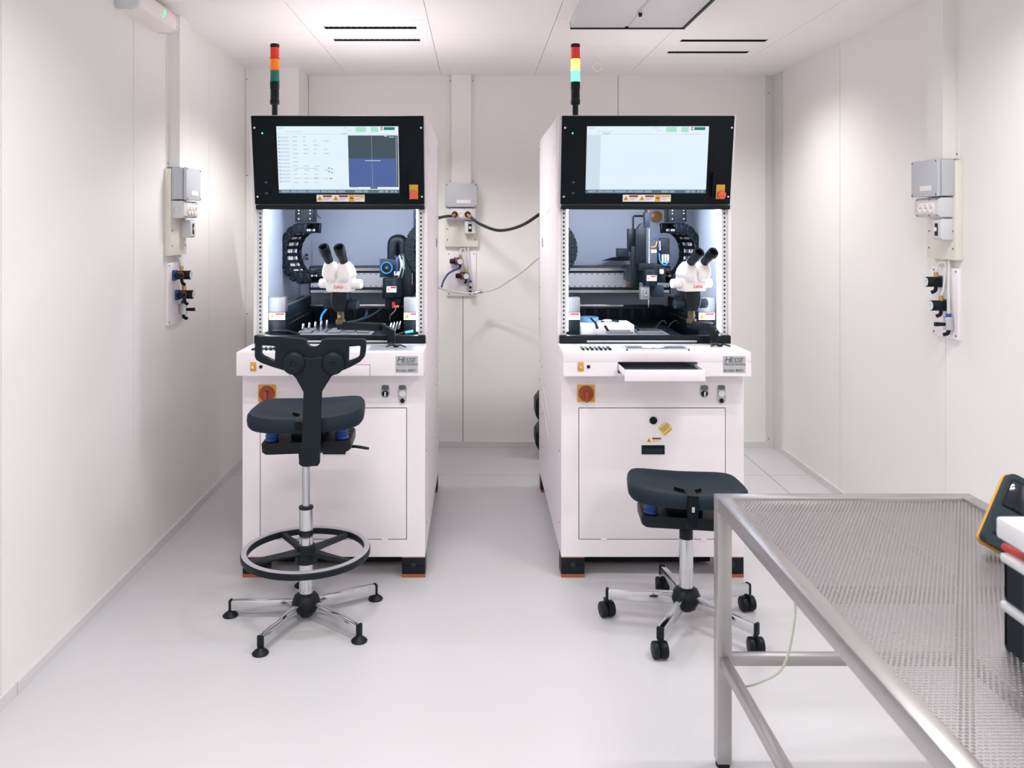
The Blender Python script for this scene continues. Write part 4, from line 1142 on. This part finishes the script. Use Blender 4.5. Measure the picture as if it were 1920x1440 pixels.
MB().box(-hx + b, hx - b, .26, .29, TZ - .038, TZ - .012, .001).build('cross_brace', 'steel', tt)
for x in (-1, 1):
    for y in (-1, 1):
        X0, X1 = sorted((x * hx, x * (hx - b))); Y0, Y1 = sorted((y * hy, y * (hy - b)))
        lg = MB().box(X0, X1, Y0, Y1, .014, TZ - b, .002).build('leg', 'steel', tt)
        MB().cyl(((X0 + X1) / 2, (Y0 + Y1) / 2, 0), ((X0 + X1) / 2, (Y0 + Y1) / 2, .016), .019, n=16, bev=.002).build('foot', 'black', lg)
for y in (-1, 1):
    Y0, Y1 = sorted((y * (hy - .006), y * (hy - .032)))
    MB().box(-hx + b, hx - b, Y0, Y1, .272, .300, .002).build('lower_rail', 'steel', tt)
for x in (-1, 1):
    X0, X1 = sorted((x * (hx - .006), x * (hx - .030)))
    MB().box(X0, X1, -hy + b, hy - b, .272, .300, .002).build('lower_rail', 'steel', tt)
MB().box(-hx + b, hx - b, -.02, .012, .272, .300, .002).build('lower_rail', 'steel', tt)

t = tag(MB().tube([Vector((.668, 1.79, .684)), Vector((.674, 1.81, .60)), Vector((.69, 1.92, .45)), Vector((.69, 2.08, .33)), Vector((.675, 2.18, .268)), Vector((.655, 2.245, .262)), Vector((.66, 2.262, .285))], .0028, n=8, smooth=8).build('grounding_wire', 'wire_yg'),
        'thin yellow-green grounding wire hanging under the steel table', 'wire')

# items on the table at the right edge of the picture
TS = TZ - .0085
t = thing('multimeter', 'dark handheld test meter with yellow rubber holster leaning on table', 'meter', (1.138, 1.862, TS), R(-20))
Mm = Matrix.Rotation(R(-32), 4, 'X') @ Matrix.Rotation(R(0), 4, 'Z')
Mm = Matrix.Rotation(R(27), 4, 'Y') @ Matrix.Rotation(R(-24), 4, 'X')
Mm = Matrix.Translation((0, 0, .022)) @ Mm @ Matrix.Scale(.88, 4)
MB().loft([[Mm @ Vector((x, y, z)) for x, z in rrect(.0465 * s, .097, .016, 4, cy=.097)] for s, y in ((.97, .020), (1, .022), (1, .030), (.95, .034))]).build('holster', 'yellow', t)
MB().loft([[Mm @ Vector((x, y, z)) for x, z in rrect(.044 * s, .094, .014, 4, cy=.099)] for s, y in ((.94, -.010), (1, -.006), (1, .020))]).build('case', 'charcoal', t)
MB().box(-.034, .034, -.013, -.010, .105, .178, .003, M=Mm).build('display', 'glass_dark', t)
for k in range(9):
    MB().box(-.028 + (k % 3) * .021, -.014 + (k % 3) * .021, -.014, -.010, .03 + (k // 3) * .02, .042 + (k // 3) * .02, .002, M=Mm).build('key', 'black', t)
MB().cyl(Mm @ Vector((.0, .044, .1)), Mm @ Vector((0, .06, .02)), .012, n=10).build('tilt_stand', 'black', t)

def crate(z, label, lidm):
    t = thing('storage_box', label, 'storage box', (1.078, 1.30, z), 0, 'boxes stacked on the table')
    x0, x1, y0, y1, h = -.165, .165, -.17, .175, .066
    MB().box(x0, x1, y0, y1, 0, .006, .002).box(x0, x0 + .006, y0, y1, .006, h).box(x1 - .006, x1, y0, y1, .006, h).box(x0, x1, y0, y0 + .006, .006, h).box(x0, x1, y1 - .006, y1, .006, h).build('body', 'black', t)
    for k in range(4): MB().box(x0 - .004, x0, y0 + .03 + k * .085, y0 + .036 + k * .085, .004, h, .001).build('rib', 'charcoal', t)
    MB().box(x0 - .006, x1 + .006, y0 - .006, y1 + .006, h, h + .016, .005).build('lid', lidm, t)
crate(TS, 'black lidded storage box at bottom of stack on steel table', 'clear_plastic')
crate(TS + .083, 'black lidded storage box on top of stack on steel table', 'clear_plastic')
t = tag(MB().box(.885, 1.20, 1.16, 1.455, TS + .200, TS + .236, .005).build('white_case', 'clear_plastic'), 'flat white plastic case on top of the storage box stack', 'case')
t = tag(MB().box(.945, 1.20, 1.18, 1.45, TS + .1655, TS + .1995, .004).build('clear_tray', 'grey_clear'), 'smoky grey tray between white case and storage boxes', 'tray')
t = tag(MB().cyl((.918, 1.485, TS + .1725), (.928, 1.36, TS + .1725), .0065, n=12, bev=.002).build('red_pen', 'red'), 'red pen lying on storage box beside the smoky tray', 'pen')
